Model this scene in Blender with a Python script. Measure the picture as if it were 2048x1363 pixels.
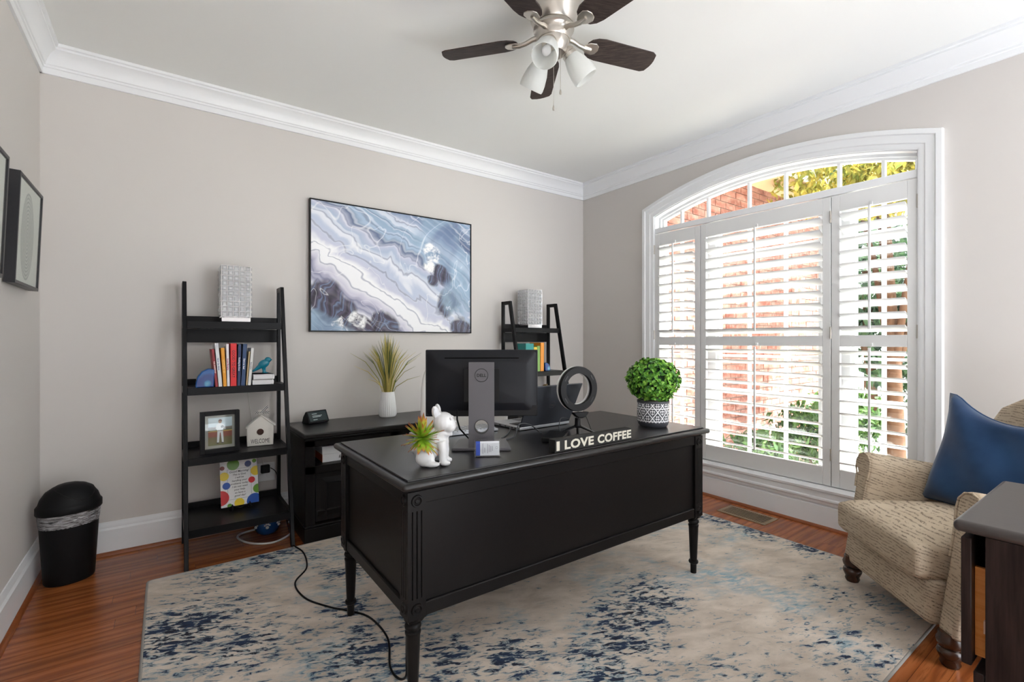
import bpy, bmesh, math, random
from mathutils import Vector, Matrix, Euler
for o in list(bpy.data.objects): bpy.data.objects.remove(o)
SC = bpy.context.scene
COL = SC.collection
R = math.radians
random.seed(7)

# ---------------------------------------------------------------- camera, sky, sun, exposure
cam_d = bpy.data.cameras.new('camera'); cam = bpy.data.objects.new('camera', cam_d); COL.objects.link(cam)
cam.location = (0, 0, 1.1737); cam.rotation_euler = (R(90), 0, R(-35.8))
cam_d.sensor_width = 36.0; cam_d.lens = 36.0 * 960 / 2048; cam_d.clip_start = 0.02
SC.camera = cam
W = bpy.data.worlds.new('sky'); SC.world = W; W.use_nodes = True
wb = W.node_tree.nodes['Background']; wb.inputs[0].default_value = (0.92, 0.965, 1.02, 1); wb.inputs[1].default_value = 1.0
sun_d = bpy.data.lights.new('sun', 'SUN'); sun = bpy.data.objects.new('sun', sun_d); COL.objects.link(sun)
sun_d.energy = 8.0; sun_d.angle = R(1.5); sun_d.color = (1.0, 0.975, 0.94)
sun.rotation_euler = Vector((-0.30, 0.42, -0.86)).to_track_quat('-Z', 'Y').to_euler()
sun.location = (8, -3, 9)
SC.view_settings.view_transform = 'Standard'; SC.view_settings.look = 'None'
SC.view_settings.gamma = 1.0; SC.view_settings.use_curve_mapping = False
SC.view_settings.exposure = 3.05

# ---------------------------------------------------------------- helpers
def c(r, g, b):
    f = lambda v: (v/255/12.92) if v/255 <= 0.04045 else ((v/255+0.055)/1.055)**2.4
    return (f(r), f(g), f(b), 1.0)

class N:
    """tiny node-graph helper around one material"""
    def __init__(s, name):
        s.m = bpy.data.materials.new(name); s.m.use_nodes = True
        s.t = s.m.node_tree; s.b = s.t.nodes['Principled BSDF']; s.out = s.t.nodes['Material Output']
    def n(s, typ, **kw):
        nd = s.t.nodes.new(typ)
        for k, v in kw.items(): setattr(nd, k, v)
        return nd
    def link(s, a, b): s.t.links.new(a, b)
    def val(s, sock, v):
        if hasattr(v, 'is_linked') or hasattr(v, 'links'): s.link(v, sock)
        else: sock.default_value = v
    def coord(s, which='Object'):
        return s.n('ShaderNodeTexCoord').outputs[which]
    def pos(s): return s.n('ShaderNodeNewGeometry').outputs['Position']
    def mapping(s, vec, scale=(1,1,1), loc=(0,0,0), rot=(0,0,0)):
        nd = s.n('ShaderNodeMapping'); s.link(vec, nd.inputs[0])
        s.val(nd.inputs['Scale'], scale); s.val(nd.inputs['Location'], loc); s.val(nd.inputs['Rotation'], rot)
        return nd.outputs[0]
    def noise(s, vec, scale=5, detail=3, rough=0.5, dist=0.0, out='Fac'):
        nd = s.n('ShaderNodeTexNoise'); s.link(vec, nd.inputs['Vector'])
        nd.inputs['Scale'].default_value = scale; nd.inputs['Detail'].default_value = detail
        nd.inputs['Roughness'].default_value = rough; nd.inputs['Distortion'].default_value = dist
        return nd.outputs[out]
    def wave(s, vec, scale=5, dist=0, detail=2, dscale=1, typ='BANDS', direction='X'):
        nd = s.n('ShaderNodeTexWave', wave_type=typ); s.link(vec, nd.inputs['Vector'])
        if typ == 'BANDS': nd.bands_direction = direction
        else: nd.rings_direction = direction
        nd.inputs['Scale'].default_value = scale; nd.inputs['Distortion'].default_value = dist
        nd.inputs['Detail'].default_value = detail; nd.inputs['Detail Scale'].default_value = dscale
        return nd.outputs['Fac']
    def ramp(s, fac, stops, interp='LINEAR'):
        nd = s.n('ShaderNodeValToRGB'); s.link(fac, nd.inputs[0]); cr = nd.color_ramp; cr.interpolation = interp
        while len(cr.elements) < len(stops): cr.elements.new(0.5)
        for e, (p, col) in zip(cr.elements, stops):
            e.position = p; e.color = col if len(col) == 4 else (*col, 1)
        return nd.outputs[0]
    def mix(s, fac, a, b, mode='MIX'):
        nd = s.n('ShaderNodeMix', data_type='RGBA', blend_type=mode)
        s.val(nd.inputs[0], fac); s.val(nd.inputs[6], a); s.val(nd.inputs[7], b)
        return nd.outputs[2]
    def math(s, op, a, b=0.5, clamp=False):
        nd = s.n('ShaderNodeMath', operation=op, use_clamp=clamp); s.val(nd.inputs[0], a); s.val(nd.inputs[1], b)
        return nd.outputs[0]
    def vmath(s, op, a, b):
        nd = s.n('ShaderNodeVectorMath', operation=op); s.val(nd.inputs[0], a); s.val(nd.inputs[1], b)
        return nd.outputs['Value'] if op in ('DISTANCE', 'LENGTH') else nd.outputs[0]
    def sep(s, vec): 
        nd = s.n('ShaderNodeSeparateXYZ'); s.link(vec, nd.inputs[0]); return nd.outputs
    def step(s, fac, lo, hi):
        nd = s.n('ShaderNodeMapRange'); nd.clamp = True; s.val(nd.inputs[0], fac)
        nd.inputs[1].default_value = lo; nd.inputs[2].default_value = hi
        return nd.outputs[0]
    def bump(s, h, strength=0.3, dist=0.002):
        nd = s.n('ShaderNodeBump'); s.link(h, nd.inputs['Height']); nd.inputs['Strength'].default_value = strength
        nd.inputs['Distance'].default_value = dist; s.link(nd.outputs[0], s.b.inputs['Normal'])
    def set(s, col=None, rough=0.5, metal=0.0, spec=0.5, **kw):
        if col is not None: s.val(s.b.inputs['Base Color'], col)
        s.val(s.b.inputs['Roughness'], rough); s.val(s.b.inputs['Metallic'], metal)
        s.val(s.b.inputs['Specular IOR Level'], spec)
        for k, v in kw.items(): s.val(s.b.inputs[k.replace('_', ' ')], v)
        return s.m

def plain(name, rgb, rough=0.5, metal=0.0, spec=0.5, grain=0.0, gscale=40, **kw):
    n = N(name); col = c(*rgb)
    if grain:
        f = n.noise(n.coord(), gscale, 4, 0.6)
        d = tuple(max(0, v*(1-grain)) for v in col[:3]) + (1,); l = tuple(min(1, v*(1+grain)) for v in col[:3]) + (1,)
        m = n.set(n.mix(f, d, l), rough, metal, spec, **kw)
        n.bump(f, 0.15, 0.001)
        return m
    return n.set(col, rough, metal, spec, **kw)

class MB:
    def __init__(s): s.v = []; s.f = []
    def add(s, verts, faces, M=None):
        k = len(s.v)
        s.v += [tuple(M @ Vector(p)) if M else tuple(p) for p in verts]
        s.f += [tuple(i+k for i in f) for f in faces]; return s
    def box(s, x0, x1, y0, y1, z0, z1, M=None):
        v = [(x,y,z) for x in (x0,x1) for y in (y0,y1) for z in (z0,z1)]
        return s.add(v, [(0,1,3,2),(4,6,7,5),(0,4,5,1),(2,3,7,6),(0,2,6,4),(1,5,7,3)], M)
    def prism(s, poly, ax, a, b, M=None):
        n = len(poly)
        def p3(p, t): return (t,p[0],p[1]) if ax == 'x' else (p[0],t,p[1]) if ax == 'y' else (p[0],p[1],t)
        v = [p3(p,a) for p in poly] + [p3(p,b) for p in poly]
        f = [tuple(range(n))[::-1], tuple(range(n,2*n))] + [(i,(i+1)%n,n+(i+1)%n,n+i) for i in range(n)]
        return s.add(v, f, M)
    def lathe(s, prof, n=24, M=None, closed=False):
        v = []; f = []; rings = []
        for r, z in prof:
            if r < 1e-6: rings.append([len(v)]); v.append((0,0,z))
            else:
                rings.append(list(range(len(v), len(v)+n)))
                v += [(r*math.cos(2*math.pi*i/n), r*math.sin(2*math.pi*i/n), z) for i in range(n)]
        for a, b in zip(rings, rings[1:] + (rings[:1] if closed else [])) if closed else zip(rings, rings[1:]):
            if len(a) == 1 and len(b) == 1: continue
            for i in range(n):
                j = (i+1) % n
                if len(a) == 1: f.append((a[0], b[j], b[i]))
                elif len(b) == 1: f.append((a[i], a[j], b[0]))
                else: f.append((a[i], a[j], b[j], b[i]))
        if len(rings[0]) > 1 and not closed: f.append(tuple(rings[0][::-1]))
        if len(rings[-1]) > 1 and not closed: f.append(tuple(rings[-1]))
        return s.add(v, f, M)
    def tube(s, path, r, n=8, closed=False, M=None):
        P = [Vector(p) for p in path]; m = len(P); v = []; f = []
        up = Vector((0,0,1)); prev = None
        for i in range(m):
            t = (P[(i+1)%m]-P[i-1]) if closed else (P[min(i+1,m-1)]-P[max(i-1,0)])
            t.normalize()
            if prev is None:
                a = up if abs(t.z) < 0.9 else Vector((1,0,0)); x = t.cross(a).normalized()
            else: x = (prev - t*prev.dot(t)).normalized()
            prev = x; y = t.cross(x); rr = r[i] if isinstance(r, (list, tuple)) else r
            v += [tuple(P[i] + (x*math.cos(2*math.pi*k/n)+y*math.sin(2*math.pi*k/n))*rr) for k in range(n)]
        for i in range(m if closed else m-1):
            j = (i+1) % m
            for k in range(n): f.append((i*n+k, i*n+(k+1)%n, j*n+(k+1)%n, j*n+k))
        if not closed: f += [tuple(range(n))[::-1], tuple(range((m-1)*n, m*n))]
        return s.add(v, f, M)
    def ell(s, cx, cy, cz, rx, ry, rz, rot=None, seg=16, ring=10):
        prof = [(math.sin(math.pi*i/ring), -math.cos(math.pi*i/ring)) for i in range(ring+1)]
        M = Matrix.Translation((cx,cy,cz)) @ (Euler(rot).to_matrix().to_4x4() if rot else Matrix()) @ Matrix.Diagonal((rx,ry,rz,1))
        return s.lathe([(max(0,a) if 0<i<ring else 0, b) for i,(a,b) in enumerate(prof)], seg, M)
    def sweep(s, path, prof, outward, plane):
        """path: 2D points; prof: (offset outward, height); plane(p2, h) -> 3D"""
        n = len(path); P = [Vector(p) for p in path]; nrm = []
        for i in range(n):
            def en(a, b):
                t = (b-a).normalized(); q = Vector((-t.y, t.x))
                return q if q.dot((a+b)/2 - Vector(outward)) > 0 else -q
            if i == 0: m = en(P[0],P[1])
            elif i == n-1: m = en(P[-2],P[-1])
            else:
                a, b = en(P[i-1],P[i]), en(P[i],P[i+1]); m = (a+b).normalized(); m = m / max(0.3, m.dot(a))
            nrm.append(m)
        k = len(prof); v = [plane(P[i]+nrm[i]*o, h) for i in range(n) for o, h in prof]
        f = [(i*k+j, i*k+(j+1)%k, (i+1)*k+(j+1)%k, (i+1)*k+j) for i in range(n-1) for j in range(k)]
        f += [tuple(range(k)), tuple(range((n-1)*k, n*k))[::-1]]
        return s.add(v, f)
    def mesh(s, name):
        me = bpy.data.meshes.new(name); me.from_pydata(s.v, [], s.f)
        bm = bmesh.new(); bm.from_mesh(me); bmesh.ops.recalc_face_normals(bm, faces=bm.faces); bm.to_mesh(me); bm.free()
        return me
    def build(s, name, mat, parent=None, smooth=None, loc=None, rot=None, bev=None, sub=0, kind=None):
        return put(s.mesh(name), name, mat, parent, smooth, loc, rot, bev, sub, kind)

def put(me, name, mat, parent=None, smooth=None, loc=None, rot=None, bev=None, sub=0, kind=None):
    if smooth is not None or bev or sub:
        me.polygons.foreach_set('use_smooth', [True]*len(me.polygons))
        if not sub: me.set_sharp_from_angle(angle=R(smooth if smooth else 40))
    o = bpy.data.objects.new(name, me); COL.objects.link(o)
    if mat and not me.materials: me.materials.append(mat)
    if parent: o.parent = parent
    if loc: o.location = loc
    if rot: o.rotation_euler = rot
    if bev:
        b = o.modifiers.new('bevel', 'BEVEL'); b.width = bev[0]; b.segments = bev[1]; b.limit_method = 'ANGLE'; b.angle_limit = R(35)
        b.harden_normals = False
    if sub:
        m = o.modifiers.new('sub', 'SUBSURF'); m.levels = sub; m.render_levels = sub
    if kind: o['kind'] = kind
    return o
def again(o, parent=None, loc=None, rot=None, scale=None):
    k = o.copy(); COL.objects.link(k); k.parent = parent if parent else o.parent
    if loc: k.location = loc
    if rot: k.rotation_euler = rot
    if scale: k.scale = scale
    return k
def tag(o, label, cat, group=None):
    o['label'] = label; o['category'] = cat
    if group: o['group'] = group
    return o
def thing(name, label, cat, loc=(0,0,0), rotz=0, group=None):
    o = bpy.data.objects.new(name, None); COL.objects.link(o); o.empty_display_size = 0.05
    o.location = loc; o.rotation_euler = (0,0,rotz); return tag(o, label, cat, group)
def struct(o): o['kind'] = 'structure'; return o
def copy_tree(o, loc, rotz, label):
    r = o.copy(); COL.objects.link(r); r.location = loc; r.rotation_euler = (0,0,rotz); r['label'] = label
    for ch in [x for x in bpy.data.objects if x.parent == o]:
        k = ch.copy(); COL.objects.link(k); k.parent = r
        for g in [x for x in bpy.data.objects if x.parent == ch]:
            q = g.copy(); COL.objects.link(q); q.parent = k
    return r
def text(body, size, ext, mat, name='lettering', parent=None, loc=(0,0,0), rot=(0,0,0), align='CENTER', shear=0.0, sx=1.0, bold=0.0, space=1.0, lead=1.0, fit=None):
    cu = bpy.data.curves.new('txt', 'FONT'); cu.body = body; cu.size = size; cu.extrude = ext; cu.align_x = align
    cu.shear = shear; cu.offset = bold; cu.space_character = space; cu.space_line = lead; cu.resolution_u = 3
    ob = bpy.data.objects.new('txt', cu); COL.objects.link(ob)
    me = bpy.data.meshes.new_from_object(ob.evaluated_get(bpy.context.evaluated_depsgraph_get()))
    bpy.data.objects.remove(ob); me.name = name
    if sx != 1.0: me.transform(Matrix.Diagonal((sx,1,1,1)))
    if fit:
        xs = [v.co.x for v in me.vertices]; ys = [v.co.y for v in me.vertices]; mx_, my_ = (min(xs)+max(xs))/2, min(ys)
        me.transform(Matrix.Diagonal((fit[0]/(max(xs)-min(xs)), fit[1]/(max(ys)-min(ys)), 1, 1)) @ Matrix.Translation((-mx_, -my_, 0)))
    me.materials.clear()
    return put(me, name, mat, parent, None, loc, rot)
def arc(cx, cy, r, a0, a1, n): return [(cx+r*math.cos(R(a0+(a1-a0)*i/n)), cy+r*math.sin(R(a0+(a1-a0)*i/n))) for i in range(n+1)]
def rbox(w, d, h, r, n=4):
    """rounded rectangle outline (w x d), used for prisms"""
    return (arc(w/2-r, d/2-r, r, 0, 90, n) + arc(-w/2+r, d/2-r, r, 90, 180, n) + arc(-w/2+r, -d/2+r, r, 180, 270, n) + arc(w/2-r, -d/2+r, r, 270, 360, n))

# ---------------------------------------------------------------- room numbers
XR, YB, XL, H = 3.359, 3.451, -0.53, 2.705
YF = -2.5          # the room stays open behind the camera
# ---------------------------------------------------------------- materials of the room
n = N('wall_paint'); f = n.noise(n.pos(), 260, 2, 0.5)
M_WALL = n.set(c(207, 202, 198), 0.55, 0, 0.3); n.bump(f, 0.05, 0.001)
M_CEIL = plain('ceiling_paint', (236, 236, 234), 0.8, 0, 0.2)
M_TRIM = plain('white_trim_paint', (233, 234, 236), 0.32, 0, 0.5)
M_SHUT = plain('white_shutter_paint', (226, 226, 226), 0.38, 0, 0.4)
n = N('oak_planks'); oi = n.n('ShaderNodeObjectInfo').outputs['Random']
cmb = n.n('ShaderNodeCombineXYZ'); n.val(cmb.inputs[0], n.math('MULTIPLY', oi, 37.0)); n.val(cmb.inputs[1], n.math('MULTIPLY', oi, 11.0))
p = n.vmath('ADD', n.pos(), cmb.outputs[0])
g1 = n.wave(n.mapping(p, (0.7, 4.5, 1)), 1.3, 7.0, 3, 1.4, 'BANDS', 'Y')
g2 = n.noise(n.mapping(p, (2.6, 46.0, 1)), 2.0, 5, 0.7)
base = n.ramp(g1, [(0.0, c(138, 75, 39)), (0.35, c(158, 90, 48)), (1.0, c(172, 103, 57))])
base = n.mix(n.step(g2, 0.30, 0.50), c(122, 65, 34), base)
base = n.mix(1.0, base, n.ramp(oi, [(0, (0.78, 0.76, 0.74)), (1, (1.08, 1.04, 1.0))]), 'MULTIPLY')
M_OAK = n.set(base, n.math('ADD', n.math('MULTIPLY', g2, 0.12), 0.16), 0, 0.5); n.bump(g2, 0.12, 0.001)
M_GAP = plain('floor_gap', (40, 20, 12), 0.8)
M_SHOE = plain('stained_shoe', (138, 74, 38), 0.3, 0, 0.5, 0.3, 30)
n = N('window_glass'); gl = n.n('ShaderNodeBsdfGlossy'); gl.inputs['Roughness'].default_value = 0.02
tr = n.n('ShaderNodeBsdfTransparent'); tr.inputs[0].default_value = (0.96, 0.98, 0.97, 1)
lwt = n.n('ShaderNodeLayerWeight'); lwt.inputs[0].default_value = .5; ms = n.n('ShaderNodeMixShader')
n.link(n.math('ADD', n.math('MULTIPLY', n.math('POWER', lwt.outputs['Facing'], 5.0), .6), .03), ms.inputs[0]); n.link(tr.outputs[0], ms.inputs[1]); n.link(gl.outputs[0], ms.inputs[2]); n.link(ms.outputs[0], n.out.inputs[0])
M_GLASS = n.m
M_BLACK = plain('satin_black_paint', (20, 18, 18), 0.36, 0, 0.14, 0.25, 60)  # specular cut so upright faces reflect less of the open sky
M_BLKTOP = plain('black_paint_reflecting_top', (22, 20, 20), 0.3, 0, 0.5, 0.2, 60)  # same black paint as the sides, specular kept high so tops reflect the walls
M_SHELFB = plain('black_woodgrain', (16, 16, 18), 0.33, 0, 0.16, 0.3, 45)
M_NICK = plain('brushed_nickel', (196, 190, 182), 0.28, 1.0)
M_CHROME = plain('chrome', (225, 225, 228), 0.08, 1.0)
M_BLKPL = plain('black_plastic', (18, 18, 20), 0.42, 0, .2)
M_WHITE = plain('white_gloss_ceramic', (238, 238, 238), 0.22)

# ---------------------------------------------------------------- floor, walls, ceiling
fl = struct(MB().box(XL-0.12, XR+0.15, -1.1, YB+0.12, -0.12, -0.004).build('floor', M_GAP))
MBs = MB().box(-0.5, 0.5, -0.0410, 0.0410, -0.004, 0.0)
plank_me = MBs.mesh('plank'); first_plank = None
yy = YB - 0.0415; row = 0
while yy > -0.55:
    rr = random.Random(row); x = XL - rr.random()*1.2 
    while x < XR:
        L = rr.uniform(0.55, 1.7); a, b = max(x, XL), min(x+L, XR)
        hidden = (a > 0.0 and b < 2.9 and 0.66 < yy < 2.86) or yy < -0.35 and a < 1.0
        if b-a > 0.03 and not hidden:
            o = put(plank_me, 'plank', M_OAK, fl, None, ((a+b)/2, yy, 0)); o.scale = ((b-a-0.0012), 1, 1)
        x += L
    yy -= 0.083; row += 1
struct(MB().box(XL-0.02, XR+0.16, YB, YB+0.12, -0.12, H+0.1).build('wall_back', M_WALL))
struct(MB().box(XL-0.12, 1.9, YF-.12, YF, -0.12, H+0.1).build('added_front_wall', M_WALL))  # unseen wall added to narrow the opening and darken the right wall
struct(MB().box(XL-0.12, XL, YF, YB+0.12, -0.12, H+0.1).build('wall_left', M_WALL))
struct(MB().box(XL-0.12, XR+0.16, YF-.9, YB+0.12, H, H+0.12).build('ceiling', M_CEIL))
YC, ZC, RI = 1.714, -0.455, 2.82           # arch centre and opening radius
HALF = 0.88
spring = ZC + math.sqrt(RI*RI - HALF*HALF)
def arch_pts(r, half, n=24):
    a = math.asin(half/r); return [(YC + r*math.sin(a-2*a*i/n), ZC + r*math.cos(a-2*a*i/n)) for i in range(n+1)]   # from high y to low y
ZB = 0.24
mb = MB(); T0, T1 = XR, XR+0.15
mb.prism([(YC+HALF, -0.12), (YB+0.12, -0.12), (YB+0.12, H+0.1), (YC+HALF, H+0.1)], 'x', T0, T1)
mb.prism([(YF, -0.12), (YC-HALF, -0.12), (YC-HALF, H+0.1), (YF, H+0.1)], 'x', T0, T1)
mb.prism([(YC-HALF, -0.12), (YC+HALF, -0.12), (YC+HALF, ZB), (YC-HALF, ZB)], 'x', T0, T1)
ap = arch_pts(RI, HALF)
for (ya, za), (yb2, zb2) in zip(ap, ap[1:]):
    mb.prism([(yb2, zb2), (ya, za), (ya, H+0.1), (yb2, H+0.1)], 'x', T0, T1)
struct(mb.build('wall_right', M_WALL))
# crown moulding (one trim per wall)
crown = [(0,-.141),(.012,-.141),(.014,-.128),(.014,-.112),(.020,-.108),(.020,-.098),(.026,-.094),(.034,-.070),(.050,-.044),(.066,-.030),(.070,-.028),(.070,-.018),(.080,-.014),(.082,0),(0,0)]
struct(MB().prism([(YB-a, H+b) for a, b in crown], 'x', XL, XR).build('trim_1', M_TRIM, smooth=30))
struct(MB().prism([(XR-a, H+b) for a, b in crown], 'y', YF, YB).build('trim_2', M_TRIM, smooth=30))
struct(MB().prism([(XL+a, H+b) for a, b in crown], 'y', YF, YB).build('trim_3', M_TRIM, smooth=30))
base = [(0,0),(.017,0),(.017,.135),(.013,.141),(.010,.146),(.010,.158),(.007,.165),(.005,.177),(0,.177)]
struct(MB().prism([(YB-a, b) for a, b in base], 'x', XL, XR).build('baseboard_back', M_TRIM, smooth=30))
struct(MB().prism([(XL+a, b) for a, b in base], 'y', YF, YB).build('baseboard_left', M_TRIM, smooth=30))
struct(MB().prism([(XR-a, b) for a, b in base], 'y', YF, YB).build('baseboard_right', M_TRIM, smooth=30))
shoe = [(.017,0),(.034,0)] + arc(.017,0,.017,0,90,4)[1:]
struct(MB().prism([(YB-a, b) for a, b in shoe], 'x', XL, XR).build('trim_4', M_SHOE, smooth=30))
struct(MB().prism([(XL+a, b) for a, b in shoe], 'y', YF, YB).build('trim_5', M_SHOE, smooth=30))
struct(MB().prism([(XR-a, b) for a, b in shoe], 'y', YF, YB).build('trim_6', M_SHOE, smooth=30))

# ---------------------------------------------------------------- arched window
win = struct(bpy.data.objects.new('window_1', None)); COL.objects.link(win); win.location = (XR, YC, ZB)
def wput(mb, name, mat, **k):
    me = mb.mesh(name); me.transform(Matrix.Translation((-XR, -YC, -ZB))); return put(me, name, mat, win, **k)
pl = lambda p, h: (XR-h, p[0], p[1])
path = [(YC+HALF, 0.26)] + ap + [(YC-HALF, 0.26)]
cas = [(0,-.01),(0,.012),(.012,.016),(.028,.016),(.034,.021),(.074,.024),(.080,.031),(.104,.031),(.108,.022),(.108,-.01)]
wput(MB().sweep(path, cas, (YC, 1.3), pl), 'casing', M_TRIM, smooth=25)
sill = [(-.01,.150),(.020,.150),(.022,.168),(.030,.176),(.030,.186),(.024,.194),(.024,.226),(.034,.232),(.036,.246),(.028,.256),(.024,.264),(-.01,.264)]
wput(MB().prism([(XR-a, b) for a, b in sill], 'y', YC-HALF-.108, YC+HALF+.108), 'apron_moulding', M_TRIM, smooth=25)
wput(MB().sweep([(YC+HALF, ZB)]+ap+[(YC-HALF, ZB)], [(-.006,-.15),(-.006,0),(.004,0),(.004,-.15)], (YC,1.3), pl), 'jamb', M_TRIM, smooth=25)
wput(MB().sweep([(YC+HALF, ZB)]+ap+[(YC-HALF, ZB)], [(-.036,-.125),(-.036,-.085),(-.022,-.078),(-.022,-.06),(-.006,-.055),(-.006,-.125)], (YC,1.3), pl), 'frame', M_TRIM, smooth=25)
wput(MB().box(XR+.0, XR+.13, YC-HALF+.004, YC+HALF-.004, 2.078, 2.122), 'transom_bar', M_TRIM, bev=(.004,2))
wput(MB().box(XR+.02, XR+.13, YC-HALF+.004, YC+HALF-.004, ZB, ZB+.05), 'window_sill', M_TRIM, bev=(.004,2))
def arch_z(y, r=RI-.03): return ZC + math.sqrt(r*r-(y-YC)**2)
tm = [2.558, 2.395, 2.156, 1.83, 1.576, 1.252, 1.02, 0.87]
for y in tm[1:-1]:
    wput(MB().box(XR+.088, XR+.116, y-.009, y+.009, 2.12, arch_z(y)+.01), 'muntin', M_TRIM)
for a, b in zip(tm, tm[1:]):
    k = 6; ys = [a+(b-a)*i/k for i in range(k+1)]
    wput(MB().prism([(a, 2.115), *[(y, arch_z(y)) for y in ys], (b, 2.115)], 'x', XR+.100, XR+.104), 'pane', M_GLASS)
units = [(2.572, 2.17, [2.395]), (2.085, 1.335, [1.83, 1.576]), (1.19, 0.856, [1.02])]
for a, b in ((2.19, 2.075), (1.345, 1.18)):
    wput(MB().box(XR+.07, XR+.14, b, a, ZB+.04, 2.08), 'mullion', M_TRIM, bev=(.004,2))
zr = [0.30 + i*0.2545 for i in range(8)]
for a, b, ms_ in units:
    for s0, s1 in ((a-.03, a+.005), (b-.005, b+.03)): wput(MB().box(XR+.08, XR+.125, s0, s1, ZB+.04, 2.08), 'stile', M_TRIM)
    wput(MB().box(XR+.083, XR+.122, b, a, 1.16, 1.205), 'meeting_rail', M_TRIM)
    for y in ms_: wput(MB().box(XR+.09, XR+.115, y-.009, y+.009, ZB+.05, 2.08), 'muntin', M_TRIM)
    for z in zr[1:-1]:
        if abs(z-1.18) > .1: wput(MB().box(XR+.093, XR+.112, b, a, z-.009, z+.009), 'muntin', M_TRIM)
    cs = [a] + ms_ + [b]
    for y1, y0 in zip(cs, cs[1:]):
        for z0, z1 in zip(zr, zr[1:]): wput(MB().box(XR+.100, XR+.104, y0+.002, y1-.002, z0, min(z1, 2.08)), 'pane', M_GLASS)

# plantation shutters: three hinged panels
def shutter(y0, y1, label, hinge_side, rod_y):
    t = thing('shutter_panel', label, 'shutter', (XR+.014, (y0+y1)/2, .268), 0, 'plantation shutter panels in the arched window')
    w = (y1-y0)/2; st = .046
    for s in (-1, 1):
        a, b = sorted((s*w, s*(w-st))); MB().box(-.014, .014, a, b, 0, 1.804).build('stile', M_SHUT, t, bev=(.003,2))
    for nm, z0, z1 in (('bottom_rail', 0, .114), ('middle_rail', .872, .940), ('top_rail', 1.703, 1.804)):
        MB().box(-.014, .014, -w+st, w-st, z0, z1).build(nm, M_SHUT, t, bev=(.002,1))
    hw = w-st-.003; pr = [(.0445*math.cos(2*math.pi*i/12), .0055*math.sin(2*math.pi*i/12)) for i in range(12)]
    lv = MB().prism([(x, z) for x, z in pr], 'y', -hw, hw).mesh('louver')
    for z0, z1, tilt in ((.940, 1.703, 24), (.114, .872, 18)):
        step = (z1-z0)/10
        for i in range(10):
            put(lv, 'louver', M_SHUT, t, 50, (0, 0, z0+step*(i+.5)), (0, R(tilt), 0))
        ry = rod_y - (y0+y1)/2
        MB().box(-.054, -.043, ry-.006, ry+.006, z0+.035, z1-.005).build('tilt_rod', M_SHUT, t, bev=(.002,2))
        MB().box(-.024, -.013, ry-.008, ry+.008, z1+.002, z1+.022).build('rod_catch', M_SHUT, t, bev=(.003,2))
    for z in (.16, .92, 1.64):
        MB().lathe([(0,0),(.005,0),(.005,.075),(0,.075)], 10, Matrix.Translation((-.018, hinge_side*(w+.001), z))).build('hinge', M_NICK, t, smooth=40)
    return t
shutter(2.166, 2.590, 'narrow white shutter panel at the left end of the arched window', 1, 2.39)
shutter(1.264, 2.162, 'wide middle white shutter panel with louvers half open', -1, 1.723)
shutter(0.838, 1.260, 'narrow white shutter panel at the right end, behind the armchair', -1, 1.051)

# ---------------------------------------------------------------- outside
n = N('brick_red'); oi = n.n('ShaderNodeObjectInfo').outputs['Random']
nz = n.noise(n.pos(), 30, 4, 0.6); v2 = n.noise(n.mapping(n.pos(), (4.6, 1, 13)), 1.0, 0, 0.5)
bc = n.mix(n.step(v2, .35, .65), c(112, 68, 58), c(138, 98, 88)); bc = n.mix(n.step(nz, .5, .8), bc, c(156, 128, 120))
M_BRICK = n.set(n.mix(1.0, bc, n.ramp(oi, [(0, (.85,.83,.82)), (1, (1.1,1.08,1.06))]), 'MULTIPLY'), 0.85, 0, 0.2); n.bump(nz, .4, .004)
M_MORTAR = plain('mortar', (130, 118, 110), 0.95, 0, 0.1, 0.15, 60)
M_SOFFIT = plain('tan_soffit', (186, 160, 126), 0.7)
M_BARK = plain('bark', (74, 54, 42), 0.9, 0, 0.1, 0.4, 25)
M_GROUND = plain('lightened_ground', (196, 190, 176), 0.95, 0, 0.1, 0.4, 8)  # ground colour lightened to bounce sunlight up into the room
def leafmat(name, a, b):
    n = N(name); oc = n.noise(n.pos(), 9, 2, .5)
    m = n.set(n.mix(n.step(oc, .35, .65), c(*a), c(*b)), 0.5, 0, 0.3)
    tl = n.n('ShaderNodeBsdfTranslucent'); n.val(tl.inputs[0], n.mix(n.step(oc, .35, .65), c(*a), c(*b)))
    mx = n.n('ShaderNodeMixShader'); mx.inputs[0].default_value = 0.35
    n.link(n.b.outputs[0], mx.inputs[1]); n.link(tl.outputs[0], mx.inputs[2]); n.link(mx.outputs[0], n.out.inputs[0]); return m
M_LEAFY = leafmat('maple_leaf', (106, 116, 44), (168, 150, 66)); M_LEAFG = leafmat('shrub_leaf', (32, 58, 28), (70, 98, 48))
M_LEAFD = leafmat('evergreen_leaf', (22, 40, 28), (56, 78, 48))
struct(MB().box(XR+.15, 16, -7, 9, -0.6, -0.45).build('ground', M_GROUND))
struct(MB().box(XR+.15, XR+.40, -2.2, YB-.5, 2.80, 2.86).build('added_sun_eave', M_SOFFIT))  # unseen eave added to keep the sun out of the transom
YW, WX0, WX1 = 2.95, XR+.16, 7.6
wing = thing('brick_wing', 'pink brick house wing seen outside behind the left and middle shutters', 'building', (WX0, YW, -.45))
MB().box(0, WX1-WX0, 0.012, .3, 0, 3.6).build('wall_core', M_MORTAR, wing)
MB().box(-.05, WX1-WX0+.5, -.45, .35, 3.46, 3.50).build('soffit', M_SOFFIT, wing)
MB().box(-.05, WX1-WX0+.52, -.47, -.45, 3.44, 3.64).build('fascia', M_TRIM, wing)
bricks = []
for j in range(46):
    for i in range(-1, 21):
        x0 = i*.208 + (.104 if j % 2 else 0); x1 = x0+.198
        x0, x1 = max(0, x0), min(WX1-WX0, x1)
        if x1-x0 < .03: continue
        bricks.append((x0, x1, j*.0755+.004))
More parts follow.
